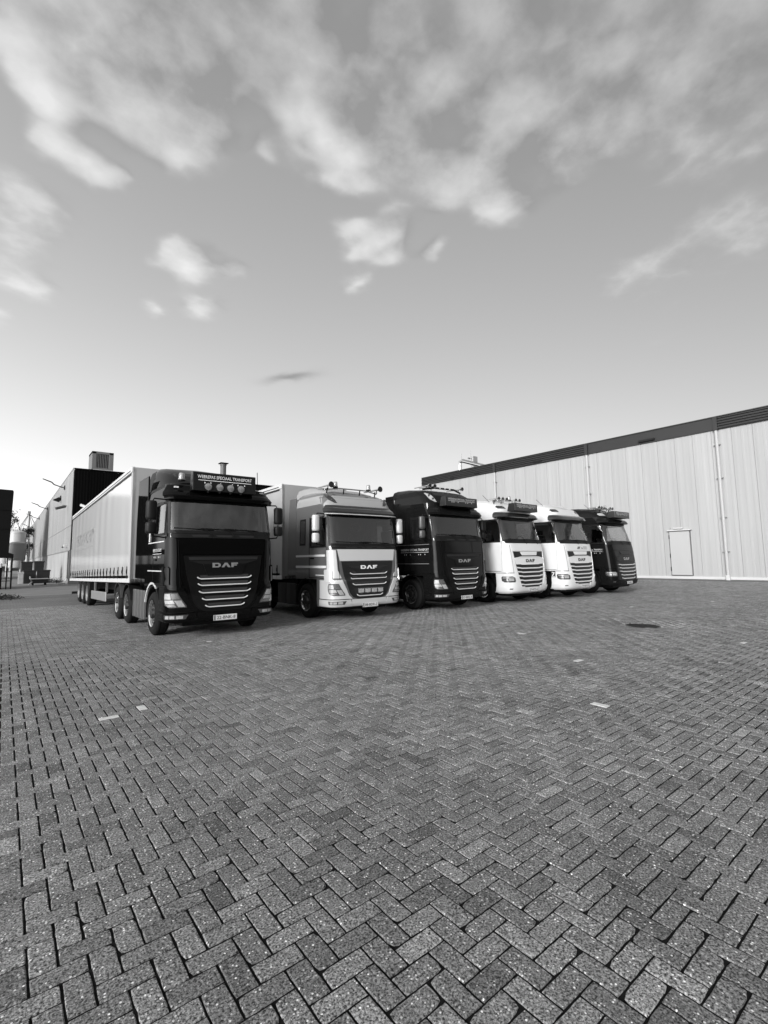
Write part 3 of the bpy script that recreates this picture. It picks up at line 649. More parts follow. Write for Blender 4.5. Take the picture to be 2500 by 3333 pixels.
def cab_common(t, c, body, zwb, zwt, wheel_y, ztop, sb, st_, pillar, win_y, sleeper=None, frame_d=plastic):
    """shell with openings, glass, frames, interior, door panels"""
    ws = [(zwt, -st_, st_), (zwb, -sb, sb)]
    holes = [hole(ws)]; wins = []
    for sx in (-1, 1):
        rows = [(zwt-.06, win_y[0], win_y[1]), (zwb-.04, win_y[0], win_y[1])]
        conv = [(z, *sorted((sx*c.S(a, z), sx*c.S(b, z)))) for z, a, b in rows]
        holes.append(hole(conv)); wins.append((sx, rows, 'side_window'))
        if sleeper:
            rows = [(sleeper[3], sleeper[0], sleeper[1]), (sleeper[2], sleeper[0], sleeper[1])]
            wins.append((sx, rows, 'sleeper_window'))
    c.shell('cab_shell', body, t, holes, wheel_y, ztop)
    g = c.patch(ws, 'windscreen', glass, t, d=-.006, nx=24, skirt=False)
    c.ring(c.loop(ws, 24), .075, 'windscreen_frame', frame_d, t, .010)
    for sx, rows, nm in wins:
        c.patch(rows, nm, glass if nm == 'side_window' else mat('tinted_glass', .01, .05, 0, 1.0), t, d=-.006 if nm == 'side_window' else .006, nx=6, skirt=False, side=sx)
        c.ring(c.loop(rows, 6, side=sx), .055, 'window_frame', plastic, t, .010)
        if nm == 'side_window':
            zb = zwb-.10
            c.patch([(zb, win_y[0]-.06, win_y[1]+.04), (1.22, win_y[0]-.06, win_y[1]+.04)], 'door_panel', body, t, d=.007, nx=8, side=sx)
            y = win_y[1]-.12; a = c.P(sx*c.S(y, 1.78), 1.78, .02)
            MB().box(a.x-.012, a.x+.012, a.y-.12, a.y+.10, 1.755, 1.80).build('door_handle', plastic, t, bevel=.008)
    gm = mat('panel_gap', .006, .8, spec=.1)
    for sx in (-1, 1):
        y0, y1, zb = win_y[0]-.075, win_y[1]+.055, 1.205
        zl = [zb+(zwt-.02-zb)*k/14 for k in range(15)]
        c.tube([(sx*c.S(y1, z), z) for z in zl], .008, 'door_gap', gm, t, .006, 5)
        c.tube([(sx*c.S(y0, z), z) for z in zl if z < zwb+.02], .008, 'door_gap', gm, t, .006, 5)
        c.tube([(sx*c.S(y0+(y1-y0)*k/8, zb), zb) for k in range(9)], .008, 'door_gap', gm, t, .006, 5)
        c.tube([(sx*(.93+(c.S(.72, 1.14)-.93)*k/10), 1.145) for k in range(11)], .009, 'bumper_gap', gm, t, .010, 5)
        c.tube([(sx*(1.0-.05*k/8), 2.2*zwb/2.38-(2.2*zwb/2.38-1.16)*k/8) for k in range(9)], .007, 'corner_gap', gm, t, .010, 5)
        c.tube([(sx*(.72+(c.S(.72, .62)-.72)*k/10), .615) for k in range(11)], .008, 'bumper_gap', gm, t, .022, 5)
    interior_parts(t, c, zwb, zwt)
def wipers(t, c, zwb, xs, span):
    for x in xs:
        d = 1
        c.tube([(x, zwb-.10), (x-.10, zwb+.03), (x-.16, zwb+.055)], .011, 'wiper_arm', plastic, t, .03)
        c.tube([(x-.16-span*.72, zwb+.085), (x-.16, zwb+.062), (x-.16+span*.28, zwb+.05)], .009, 'wiper_blade', plastic, t, .02)
def headlamp(t, c, rows, sx, house=plastic):
    """clear-lens headlamp: dark housing, bright reflector chambers, polished rim"""
    rows = [(z, sx*a, sx*b) if sx > 0 else (z, sx*b, sx*a) for z, a, b in rows]
    h = c.patch(rows, 'headlamp', lampdark, t, d=.026, nx=8)
    zt, zb = rows[0][0], rows[-1][0]
    def at(z): return [float(np.interp(z, [r[0] for r in reversed(rows)], [r[k] for r in reversed(rows)])) for k in (1, 2)]
    for f0, f1, g0, g1 in ((.08, .44, .06, .50), (.08, .44, .54, .94), (.50, .74, .08, .60), (.52, .94, .64, .95), (.78, .94, .05, .55)):
        za, zc = zt+(zb-zt)*f0, zt+(zb-zt)*f1; q = []
        for z in (za, zc):
            l, r = at(z); q.append((z, l+(r-l)*g0, l+(r-l)*g1))
        c.patch(q, 'reflector', lamp_m if (f0+g0) % .2 > .05 else mat('lamp_chamber', .35, .25, .8), h, d=.031, nx=3, nz=2)
    return h

def table_a(zc, zt, roof):
    """older square cab; zc: windscreen foot, zt: windscreen head"""
    k = zc/2.40
    return [(.38,.07,1.20,.45,.30),(.46,.015,1.24,.45,.30),(.62,0,1.25,.45,.30),(1.12,0,1.25,.43,.30),(1.30*k,.03,1.25,.41,.28),(1.86*k,.06,1.25,.39,.27),(2.28*k,.10,1.25,.36,.25),(zc,.135,1.25,.35,.24),(zt,.30,1.235,.34,.23)]+roof
def front_a(t, c, body, panel, zc, lamps_on_grille, grille_m, bars, bump_m, logo_m, logo_z, vis_m, dark_front):
    k = zc/2.40; zg = 1.86*k; zp = 2.25*k
    c.patch([(zp, -1.0, 1.0), (zg+.02, -.93, .93)], 'bonnet_panel', panel, t, d=.016, nx=24)
    # black cowl under the windscreen with three air slots
    cw = c.patch([(zc-.045, -1.16, 1.16), (zp+.012, -1.14, 1.14)], 'cowl', plastic, t, d=.010, nx=24)
    for x in (-.55, 0, .55): c.patch([(zc-.07, x-.20, x+.20), (zp+.04, x-.17, x+.17)], 'cowl_slot', ink, cw, d=.0125, nx=6)
    g = c.patch([(zg, -.90, .90), (1.42*k, -.85, .85), (1.02, -.77, .77), (.78, -.68, .68), (.66, -.58, .58), (.60, -.42, .42)], 'grille', grille_m, t, d=.012, nx=24)
    c.patch([(zg-.03, -.82, .82), (zg-.10, -.80, .80)], 'grille_top_slot', ink, g, d=.0145, nx=18)
    c.patch([(zg-.12, -.80, .80, .016), (zg-.20, -.50, .50, .03), (zg-.42, -.42, .42, .03), (zg-.46, -.40, .40, .018)], 'badge_panel', grille_m, g, nx=18)
    for z, w in bars:
        pts = [(-w, z+.045), (-w+.03, z+.02), (-w+.09, z), (0, z-.004), (w-.09, z), (w-.03, z+.02), (w, z+.045)]
        b = c.tube([pts[0], pts[1], pts[2]]+[(-w+.09+(2*w-.18)*q/10, z) for q in range(1, 10)]+pts[4:], .014, 'grille_bar', trim, t, .036)
        c.patch([(z+.085, -w+.06, w-.06), (z+.015, -w+.09, w-.09)], 'grille_mesh', mat('grille_mesh', .05, .5, .5, var=((60, 60, 60), .8)), b, d=.0145, nx=16)
    zl = logo_z; logo(lambda u, v: c.P(u, zl+v, .037), .60, .105, logo_m, t)
    if lamps_on_grille:
        for x in (-.345, -.115, .115, .345):
            p = c.P(x, .84, .05); o = MB().prism([(x-.105, .79), (x-.09, .77), (x, .755), (x+.09, .77), (x+.105, .79), (x+.105, .89), (x+.09, .905), (x-.09, .905), (x-.105, .89)], p.y-.03, p.y+.02, 'y').build('driving_lamp', chrome, t, bevel=.008)
            MB().box(x-.085, x+.085, p.y-.034, p.y-.0305, .785, .885).build('lens', lamp_m, o)
    for sx in (-1, 1):
        def rw(rows): return [(z, min(sx*a, sx*b), max(sx*a, sx*b)) for z, a, b in rows]
        se = c.S(.70, .8)
        c.patch(rw([(zp-.02, 1.03, 1.34), (1.60*k, 1.0, 1.36), (1.20, .90, 1.36)]), 'corner_panel', panel, t, d=.014, nx=8)
        c.patch(rw([(1.62*k, 1.20, 1.42), (1.58*k, 1.16, 1.45), (1.22*k, 1.16, 1.45)]), 'corner_vane', body, t, d=.05, nx=6)
        c.patch(rw([(1.15, .89, se), (.95, .82, se), (.72, .72, se), (.62, .60, se)]), 'bumper_corner', bump_m, t, d=.018, nx=18)
        headlamp(t, c, [(1.05, .99, 1.30), (.97, .95, 1.33), (.86, .89, 1.32), (.77, .84, 1.28), (.72, .83, 1.15)], sx)
        f = c.patch(rw([(.60, .66, se), (.42, .60, se)]), 'bumper_end', bump_m, t, d=.03, nx=16)
        fo = c.patch(rw([(.565, .80, 1.30), (.47, .84, 1.27)]), 'fog_lamp', lampdark, t, d=.036, nx=8)
        for a, b in ((.88, 1.0), (1.03, 1.13), (1.15, 1.24)): c.patch(rw([(.55, a, b), (.485, a, b)]), 'fog_lens', lamp_m, fo, d=.040, nx=3)
        MB().box(sx*.90, sx*1.21, .46, .73, .40, .44).build('step', alu, t)
        x0, x1 = sorted((sx*1.14, sx*1.235)); MB().box(x0, x1, .45, .72, .47, .62).build('step_plate', alu, t, bevel=.01)
    c.patch([(.60, -.62, .62), (.42, -.62, .62)], 'bumper_bar', bump_m, t, d=.026, nx=20)
def visor(t, c, z0, z1, m, d0=.17, d1=.04, s=1.22):
    return c.patch([(z1, -s+.04, s-.04, d1), (z0+.10, -s, s, d0*.85), (z0, -s, s, d0), (z0-.03, -s+.02, s-.02, d0-.04)], 'sun_visor', m, t, nx=28)
def roof_deflector(t, m, pr, hw):
    mb = MB(); n = len(pr); vs = []
    xs = [(-1, .0), (-.97, .35), (-.88, .75), (-.70, .95), (0, 1.0), (.70, .95), (.88, .75), (.97, .35), (1, .0)]
    for y, z0, z1, k in pr: vs += [(x*hw*k, y, z0+(z1-z0)*h) for x, h in xs]
    w = len(xs); fs = [(i*w+q, i*w+q+1, (i+1)*w+q+1, (i+1)*w+q) for i in range(n-1) for q in range(w-1)]+[tuple(range(w)), tuple(range((n-1)*w, n*w))]
    return smooth_angle(mb.add(vs, fs).build('roof_deflector', m, t), 40)
def fairing(t, m, y0, y1, z0, z1, hw=1.22, lean=.25):
    for sx in (-1, 1):
        MB().prism([(y0, z0), (y1, z0), (y1, z0+(z1-z0)*.55), (y1-lean*.6, z1), (y0, z1)], sx*hw-.02, sx*hw+.02).build('side_fairing', m, t, bevel=.015)
def marker_lamps(t, c, z0, z1, m):
    for sx in (-1, 1):
        r = [(z1, sx*1.02, sx*1.10), (z1-(z1-z0)*.3, sx*.93, sx*1.12), (z0+(z1-z0)*.3, sx*.86, sx*1.05), (z0, sx*.84, sx*.90)]
        r = [(z, min(a, b), max(a, b)) for z, a, b in r]
        o = c.patch(r, 'roof_marker', m, t, d=.012, nx=6)
        for f, s in ((.66, 1.02), (.30, .93)):
            p = c.P(sx*s, z0+(z1-z0)*f, .014); smooth_angle(MB().lathe([(0, -.012), (.045, -.006), (.05, .01)], axis='y', n=14).build('marker_lens', lampdark, o, loc=p), 60)

def truck_one():
    t = tag(empty('tractor_truck', (4.07, 11.08, 0), R(0)), 'glossy black truck with chrome grille bars, nearest in the row, plate 22-BNK-8', 'truck', 'trucks parked in a row')
    zc, zt = 2.40, 3.14
    c = Cab(table_a(zc, zt, [(3.30,.40,1.215,.34,.24),(3.46,.44,1.20,.36,.28),(3.58,.62,1.13,.42,.36),(3.66,1.05,1.0,.5,.5)]), 2.25)
    cab_common(t, c, black_paint, zc, zt, 1.42, 3.66, 1.20, 1.16, .1, (.42, 1.34), (1.62, 1.98, 2.38, 3.02))
    front_a(t, c, black_paint, black_paint, zc, False, mat('grille_black', .006, .4, 0, .35, spec=.1), [(1.33,.635),(1.18,.62),(1.02,.60),(.86,.53),(.70,.455)], black_paint, mat('dark_badge', .38, .3, .5), 1.635, black_paint, True)
    wipers(t, c, zc, (-.30, .22, .78), .85)
    v = visor(t, c, 3.16, 3.46, black_paint, .16, .06)
    for x in (-.98, .98):
        p = c.P(x, 3.42, .09); MB().box(p.x-.05, p.x+.05, p.y-.012, p.y+.02, p.z-.018, p.z+.018).build('position_lamp', white_print, v)
    s = sign_box(t, .10, 3.36, 3.80, .76, mat('sign_black', .008, .3), white_print, lamps=True)
    for x in (-.39, -.12, .14, .40): spot(t, x-.02, .09, 3.465, .092)
    roof_deflector(t, black_paint, [(.62,3.52,3.60,.80),(1.0,3.54,3.84,.88),(1.6,3.56,4.06,.93),(2.3,3.56,4.23,.95),(3.0,3.56,4.34,.93),(3.05,3.56,4.30,.9)], 1.2)
    fairing(t, black_paint, 2.22, 3.45, 1.30, 3.95)
    beacon(t, -.92, .42, 3.66)
    mirror(t, -1, 3.10, 2.36, plastic); mirror(t, 1, 3.10, 2.36, plastic)
    plate(t, c, .445, '22-BNK-8')
    door_text(t, c, 2.00, mat('door_print', .55, .4))
    for z in (2.19, 1.52): c.patch([(z+.012, .42, 1.9), (z-.012, .42, 1.9)], 'chrome_strip', trim, t, d=.014, nx=10, side=-1)
    for sx in (-1, 1): arch(t, 'arch_trim', trim, sx*1.225, sx*1.262, 1.42, .50, .70, 20, 120, .05)
    MB().tube([(-1.26, 1.55, 3.05), (-1.265, 1.72, 2.6), (-1.26, 1.78, 2.22)], .018, 6).build('rope_strip', white_print, t)
    chassis(t, [4.45, 5.85], 6.8, 1.42)
    side_skirt(t, 2.45, 3.85, .27, 1.0, mat('tank_panel', .16, .3, .7), 4)
def truck_two():
    t = tag(empty('tractor_truck', (8.42, 11.30, 0), R(-.6)), 'silver truck with high roof, two beacons and four driving lamps in its grille', 'truck', 'trucks parked in a row')
    zc, zt = 2.15, 3.02
    c = Cab(table_a(zc, zt, [(3.20,.37,1.235,.36,.26),(3.34,.38,1.235,.38,.30),(3.55,.48,1.21,.42,.36),(3.70,.70,1.13,.48,.46),(3.79,1.1,1.0,.52,.55),(3.83,1.6,.88,.5,.55)]), 2.20)
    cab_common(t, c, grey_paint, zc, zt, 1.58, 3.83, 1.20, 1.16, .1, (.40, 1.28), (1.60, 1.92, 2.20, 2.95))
    front_a(t, c, silver_paint, silver_paint, zc, True, mat('grille_dark', .012, .4), [(1.30,.66),(1.155,.64),(1.00,.60),(.685,.46)], silver_paint, bright_m, 1.50, plastic, False)
    wipers(t, c, zc, (-.05, .72), 1.1)
    visor(t, c, 3.05, 3.31, mat('smoked_visor', .02, .15, 0, 1.0), .17, .03)
    c.tube([(-1.20, zt+.0)]+[(-1.2+2.4*q/14, zt-.005) for q in range(1, 14)]+[(1.20, zt)], .018, 'visor_trim', silver_paint, t, .14)
    marker_lamps(t, c, 3.38, 3.66, mat('marker_dark', .03, .15, 0, 1.0))
    c.patch([(3.62, -.86, .86), (3.36, -1.24, 1.24), (3.29, -1.26, 1.26)], 'forehead', mat('roof_grey', .32), t, d=.006, nx=24)
    for sx in (-1, 1): c.patch([(3.62, .75, 2.15), (3.36, .62, 2.18)], 'roof_side', mat('roof_grey', .32), t, d=.006, nx=10, side=sx)
    bar = smooth_angle(MB().tube([(-1.0, .95, 3.84), (-.5, .86, 3.90), (.5, .86, 3.90), (1.0, .95, 3.84)], .022).build('roof_bar', chrome, t), 60)
    for x in (-.9, -.3, .3, .9): MB().cyl((x, .88, 3.89), (x, .92, 3.70), .02).build('bar_foot', plastic, bar)
    for x in (-.62, .62): beacon(t, x, .86, 3.97)
    for x in (-.86, .98): horn(t, x, .70, 3.97, .9, .095)
    roof_deflector(t, mat('roof_grey', .32, .35, .2, .6), [(1.0,3.7,3.80,.80),(1.6,3.7,3.98,.86),(2.2,3.7,4.08,.88),(2.7,3.7,4.10,.86)], 1.15)
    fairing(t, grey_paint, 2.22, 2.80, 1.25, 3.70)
    mirror(t, -1, 3.00, 2.22, silver_paint); mirror(t, 1, 3.00, 2.22, silver_paint)
    plate(t, c, .42, '88-BDR-2')
    c.patch([(1.88, .42, 2.18), (1.82, .42, 2.18)], 'side_stripe', white_paint, t, d=.012, nx=10, side=-1)
    c.patch([(1.56, .35, 2.18), (1.49, .35, 2.18)], 'side_stripe', white_paint, t, d=.012, nx=10, side=-1)
    c.patch([(1.30, .35, .95), (1.27, .35, .95)], 'side_stripe', white_paint, t, d=.012, nx=6, side=-1)
    chassis(t, [5.2], 6.1, 1.58)
    side_skirt(t, 2.35, 3.6, .35, 1.0, mat('skirt_dark', .02, .4), 2)
def truck_three():
    t = tag(empty('tractor_truck', (12.22, 10.98, 0), R(.3)), 'dark truck with tall rounded roof and roof sign, parked right of the silver truck', 'truck', 'trucks parked in a row')
    zc, zt = 2.43, 3.16
    c = Cab(table_a(zc, zt, [(3.34,.37,1.24,.36,.26),(3.58,.40,1.24,.38,.30),(3.86,.53,1.20,.44,.40),(4.04,.78,1.10,.5,.5),(4.13,1.15,.98,.52,.55),(4.18,1.7,.88,.5,.55)]), 2.22)
    cab_common(t, c, dark_paint, zc, zt, 1.40, 4.18, 1.20, 1.16, .1, (.42, 1.34), (1.62, 1.98, 2.38, 3.02))
    front_a(t, c, dark_paint, dark_paint, zc, False, mat('grille_black', .01), [(1.34,.66),(1.19,.63),(1.03,.60),(.87,.55),(.70,.47)], dark_paint, mat('dark_badge', .2), 1.63, dark_paint, True)
    wipers(t, c, zc, (-.30, .22, .78), .85)
    visor(t, c, 3.18, 3.44, dark_paint, .18, .05)
    marker_lamps(t, c, 3.62, 3.95, mat('marker_clear', .55, .2, .3, .8))
    sign_box(t, .06, 3.47, 3.79, .80, mat('sign_dark', .015, .3), mat('sign_print', .5, .4), yoff=.22)
    bar = smooth_angle(MB().tube([(-.95, 1.0, 4.12), (-.5, .88, 4.19), (.5, .88, 4.19), (.95, 1.0, 4.12)], .035).build('roof_bar', plastic, t), 60)
    for x in (-.25, .0, .25): MB().box(x-.03, x+.03, .84, .86, 4.17, 4.21).build('bar_light', white_print, bar)
    for x in (-.85, -.62, .78): horn(t, x, .72, 4.23, .8, .075)
    roof_deflector(t, dark_paint, [(1.5,3.9,4.18,.80),(2.0,3.9,4.24,.86),(2.6,3.9,4.26,.88)], 1.15)
    fairing(t, dark_paint, 2.24, 2.85, 1.30, 4.0)
    mirror(t, -1, 3.10, 2.40, mat('mirror_grey', .10, .35, .3)); mirror(t, 1, 3.10, 2.40, plastic)
    plate(t, c, .42, '17-BRS-8')
    door_text(t, c, 2.02, mat('door_print', .55, .4), .45, 1.85)
    for z in (2.19, 1.55): c.patch([(z+.006, .42, 2.1), (z-.006, .42, 2.1)], 'side_stripe', mat('stripe_grey', .3, .4), t, d=.012, nx=10, side=-1)
    chassis(t, [5.1], 6.0, 1.40)
    side_skirt(t, 2.35, 3.6, .35, 1.0, mat('skirt_dark', .02, .4), 2)

def table_b(zc, zt):
    """newer cab with rounded corners"""
    return [(.40,.10,1.16,.55,.34),(.48,.02,1.22,.55,.34),(.62,0,1.25,.55,.34),(1.0,.01,1.25,.55,.34),(1.45,.05,1.25,.53,.34),(1.95,.11,1.25,.50,.33),(2.24,.16,1.25,.48,.32),(zc,.19,1.245,.47,.31),(zt,.46,1.20,.44,.30),
            (3.36,.48,1.20,.46,.32),(3.55,.54,1.185,.5,.38),(3.75,.70,1.13,.55,.5),(3.89,1.0,1.03,.55,.55),(3.97,1.45,.92,.5,.55),(4.01,1.9,.86,.5,.5)]
def truck_new(loc, rz, label, body, plate_text, sign, roof_gear, extra=None, bars_m=None, logo_m=ink, vis_m=None, dark=False):
    t = tag(empty('tractor_truck', loc, rz), label, 'truck', 'trucks parked in a row')
    zc, zt = 2.36, 3.22; c = Cab(table_b(zc, zt), 2.2); bars_m = bars_m or body
    cab_common(t, c, body, zc, zt, 1.38, 4.01, 1.22, 1.16, .1, (.50, 1.50), None)
    gm = mat('grille_new', .008, .5)
    c.patch([(2.24, -.98, .98), (1.96, -.94, .94)], 'bonnet_panel', body, t, d=.014, nx=22)
    cw = c.patch([(zc-.03, -1.18, 1.18), (2.255, -1.14, 1.14)], 'cowl', plastic, t, d=.010, nx=22)
    g = c.patch([(1.94, -.89, .89), (1.4, -.82, .82), (1.0, -.74, .74), (.70, -.67, .67), (.60, -.60, .60)], 'grille', gm, t, d=.008, nx=22)
    # upper slot keeps the dark grille between two body-coloured bands
    c.patch([(1.93, -.55, .55, .018), (1.84, -.50, .50, .028), (1.79, -.46, .46, .028)], 'slot_band', body, g, nx=14)
    c.patch([(1.75, -.46, .46, .03), (1.745, -.60, .60, .03), (1.70, -.86, .86, .02), (1.46, -.82, .82, .02), (1.455, -.60, .60, .028), (1.44, -.55, .55, .03)], 'badge_panel', body, g, nx=20, nz=2)
    logo(lambda u, v: c.P(u, 1.585+v, .034), .58, .115, logo_m, t)
    for z, w in ((1.305, .80), (1.155, .775), (1.00, .745), (.845, .71), (.69, .68)):
        pts = [(-w, z+.03), (-w*.80, z+.015), (-w*.72, z)]+[(-w*.72+1.44*w*q/10, z) for q in range(1, 10)]+[(w*.72, z), (w*.80, z+.015), (w, z+.03)]
        b = MB(); vs = []
        for s, zz in pts:
            for dz, d in ((.026, .012), (.02, .036), (-.02, .036), (-.026, .012)): vs.append(c.P(s, zz+dz, d))
        n = len(pts); b.add(vs, [(i*4+q, i*4+(q+1) % 4, i*4+4+(q+1) % 4, i*4+4+q) for i in range(n-1) for q in range(4)]+[(0, 1, 2, 3), (n*4-4, n*4-3, n*4-2, n*4-1)]).build('grille_bar', bars_m, t)
    for sx in (-1, 1):
        def rw(rows): return [(z, min(sx*a, sx*b), max(sx*a, sx*b)) for z, a, b in rows]
        se = c.S(.70, .8)
        c.patch(rw([(2.23, 1.0, 1.52), (1.6, .93, 1.50), (1.16, .86, 1.50)]), 'corner_panel', body, t, d=.012, nx=10)
        c.patch(rw([(1.13, .84, se), (.95, .82, se), (.72, .74, se), (.66, .70, se)]), 'bumper_corner', body, t, d=.014, nx=18)
        o = c.patch(rw([(1.02, 1.02, 1.46), (.97, .92, 1.50), (.85, .90, 1.48), (.80, .93, 1.36)]), 'headlamp', lampdark, t, d=.020, nx=10)
        c.patch(rw([(.985, 1.0, 1.42), (.95, .96, 1.44)]), 'daytime_strip', lamp_m, o, d=.024, nx=8)
        c.patch(rw([(.94, .97, 1.18), (.85, .97, 1.16)]), 'reflector', lamp_m, o, d=.024, nx=4); c.patch(rw([(.93, 1.22, 1.42), (.85, 1.20, 1.40)]), 'reflector', mat('lamp_chamber', .35, .25, .8), o, d=.024, nx=4)
        c.patch(rw([(.63, .50, se), (.52, .48, se), (.44, .52, se)]), 'bumper_end', body, t, d=.040, nx=18)
        c.patch(rw([(.585, 1.02, 1.16), (.55, 1.04, 1.16)]), 'fog_lamp', lampdark, t, d=.045, nx=4)
        x0, x1 = sorted((sx*1.10, sx*1.235)); MB().box(x0, x1, .50, .70, .46, .60).build('step_plate', alu, t, bevel=.01)
        cm = MB().prism([(.46, 3.10), (.30, 3.12), (.26, 3.17), (.30, 3.22), (.50, 3.22)], sx*1.24-.03, sx*1.24+.03) if False else None
    c.patch([(.60, -.52, .52), (.45, -.52, .52)], 'bumper_bar', body, t, d=.036, nx=18)
    visor(t, c, 3.24, 3.46, vis_m or mat('smoked_visor', .02), .20, .03, 1.28)
    wipers(t, c, zc-.03, (-.05, .70), 1.05)
    for sx in (-1, 1):
        r = [(3.72, sx*.72, sx*.98), (3.67, sx*.66, sx*1.06), (3.60, sx*.66, sx*1.0)]; r = [(z, min(a, b), max(a, b)) for z, a, b in r]
        c.patch(r, 'roof_marker', mat('marker_dark', .03) if not dark else mat('marker_clear', .55), t, d=.012, nx=6)
    fairing(t, body, 2.20, 2.75, 1.30, 3.72, 1.2)
    roof_deflector(t, body, [(1.2,3.75,3.98,.80),(1.9,3.75,4.06,.86),(2.5,3.75,4.08,.86)], 1.1)
    MB().tube([(-.95, 1.15, 3.90), (-.97, 1.45, 4.20)], .008, 6).build('aerial', plastic, t)
    if sign: sign_box(t, .10, 3.49, 3.79, .74, mat('sign_dark', .015), mat('sign_print', .5), yoff=.30)
    if roof_gear:
        bar = smooth_angle(MB().tube([(-.9, 1.02, 3.94), (-.45, .90, 3.98), (.45, .90, 3.98), (.9, 1.02, 3.94)], .03).build('roof_bar', chrome, t), 60)
        for x in (-.9, -.45, .45, .9): MB().cyl((x, .95, 3.97), (x, .98, 3.75), .02).build('bar_foot', plastic, bar)
        for x in (-.80, -.55, -.30, .30, .55): horn(t, x, .78, 4.03, .6, .07)
        beacon(t, 0, .9, 4.05)
    plate(t, c, .50, plate_text, -.05)
    if extra: extra(t, c)
    chassis(t, [5.0], 5.9, 1.38)
    side_skirt(t, 2.1, 3.6, .35, 1.05, body, 2)
def t5_extra(t, c):
    # firm's mark on the bonnet: a dark slanted figure, a small figure and two ruled lines
    f = lambda u, v: c.P(.20+u, 2.08+v, .020)
    MB().add([f(-.42,-.05), f(-.22,-.05), f(-.12,.05), f(-.32,.05)], [(0,1,2,3)]).build('bonnet_mark', mat('mark_grey', .12, .5), t, fix=False)
    MB().add([f(-.06,-.05), f(.04,-.05), f(.02,.03), f(-.02,.03)], [(0,1,2,3)]).build('bonnet_mark', mat('mark_grey', .12), t, fix=False)
    for v in (-.045, 0, .045): MB().add([f(.10,v-.008), f(.42,v-.008), f(.42,v+.008), f(.10,v+.008)], [(0,1,2,3)]).build('bonnet_mark', mat('mark_grey', .12), t, fix=False)
    h = lambda u, v: c.P(-c.S(.62-u, 1.02+v), 1.02+v, .022)
    s = MB().add([h(-.10,-.13), h(.10,-.13), h(.10,.13), h(-.10,.13)], [(0,1,2,3)]).build('side_sticker', mat('sticker_dark', .05, .5), t, fix=False)
    h = lambda u, v: c.P(-c.S(.62-u, 1.02+v), 1.02+v, .025)
    MB().add([h(-.07,-.08), h(-.02,-.08), h(.07,.06), h(-.06,.09), h(-.06,.06), h(.02,.045)], [(0,1,2,3,4,5)]).build('sticker_emblem', white_print, s, fix=False)
    MB().add([h(-.08,-.12), h(.08,-.12), h(.08,-.10), h(-.08,-.10)], [(0,1,2,3)]).build('sticker_emblem', white_print, s, fix=False)
truck_one(); truck_two(); truck_three()
truck_new((15.85, 10.88, 0), R(.6), 'white truck carrying a roof sign and horns, next to the dark tall-roofed truck', white_paint, '79-BTZ-6', True, True)
truck_new((18.97, 10.52, 0), R(.6), 'white truck without a roof sign, small marks on its bonnet', white_paint, '79-BTZ-5', False, False, t5_extra)
truck_new((22.75, 10.42, 0), R(1.0), 'dark truck with roof horns at the far end of the row', dark_paint, '23-BPS-4', True, True, lambda t, c: door_text(t, c, 2.02, mat('door_print', .55), .5, 1.7), bars_m=chrome, logo_m=mat('dark_badge', .2), vis_m=dark_paint, dark=True)

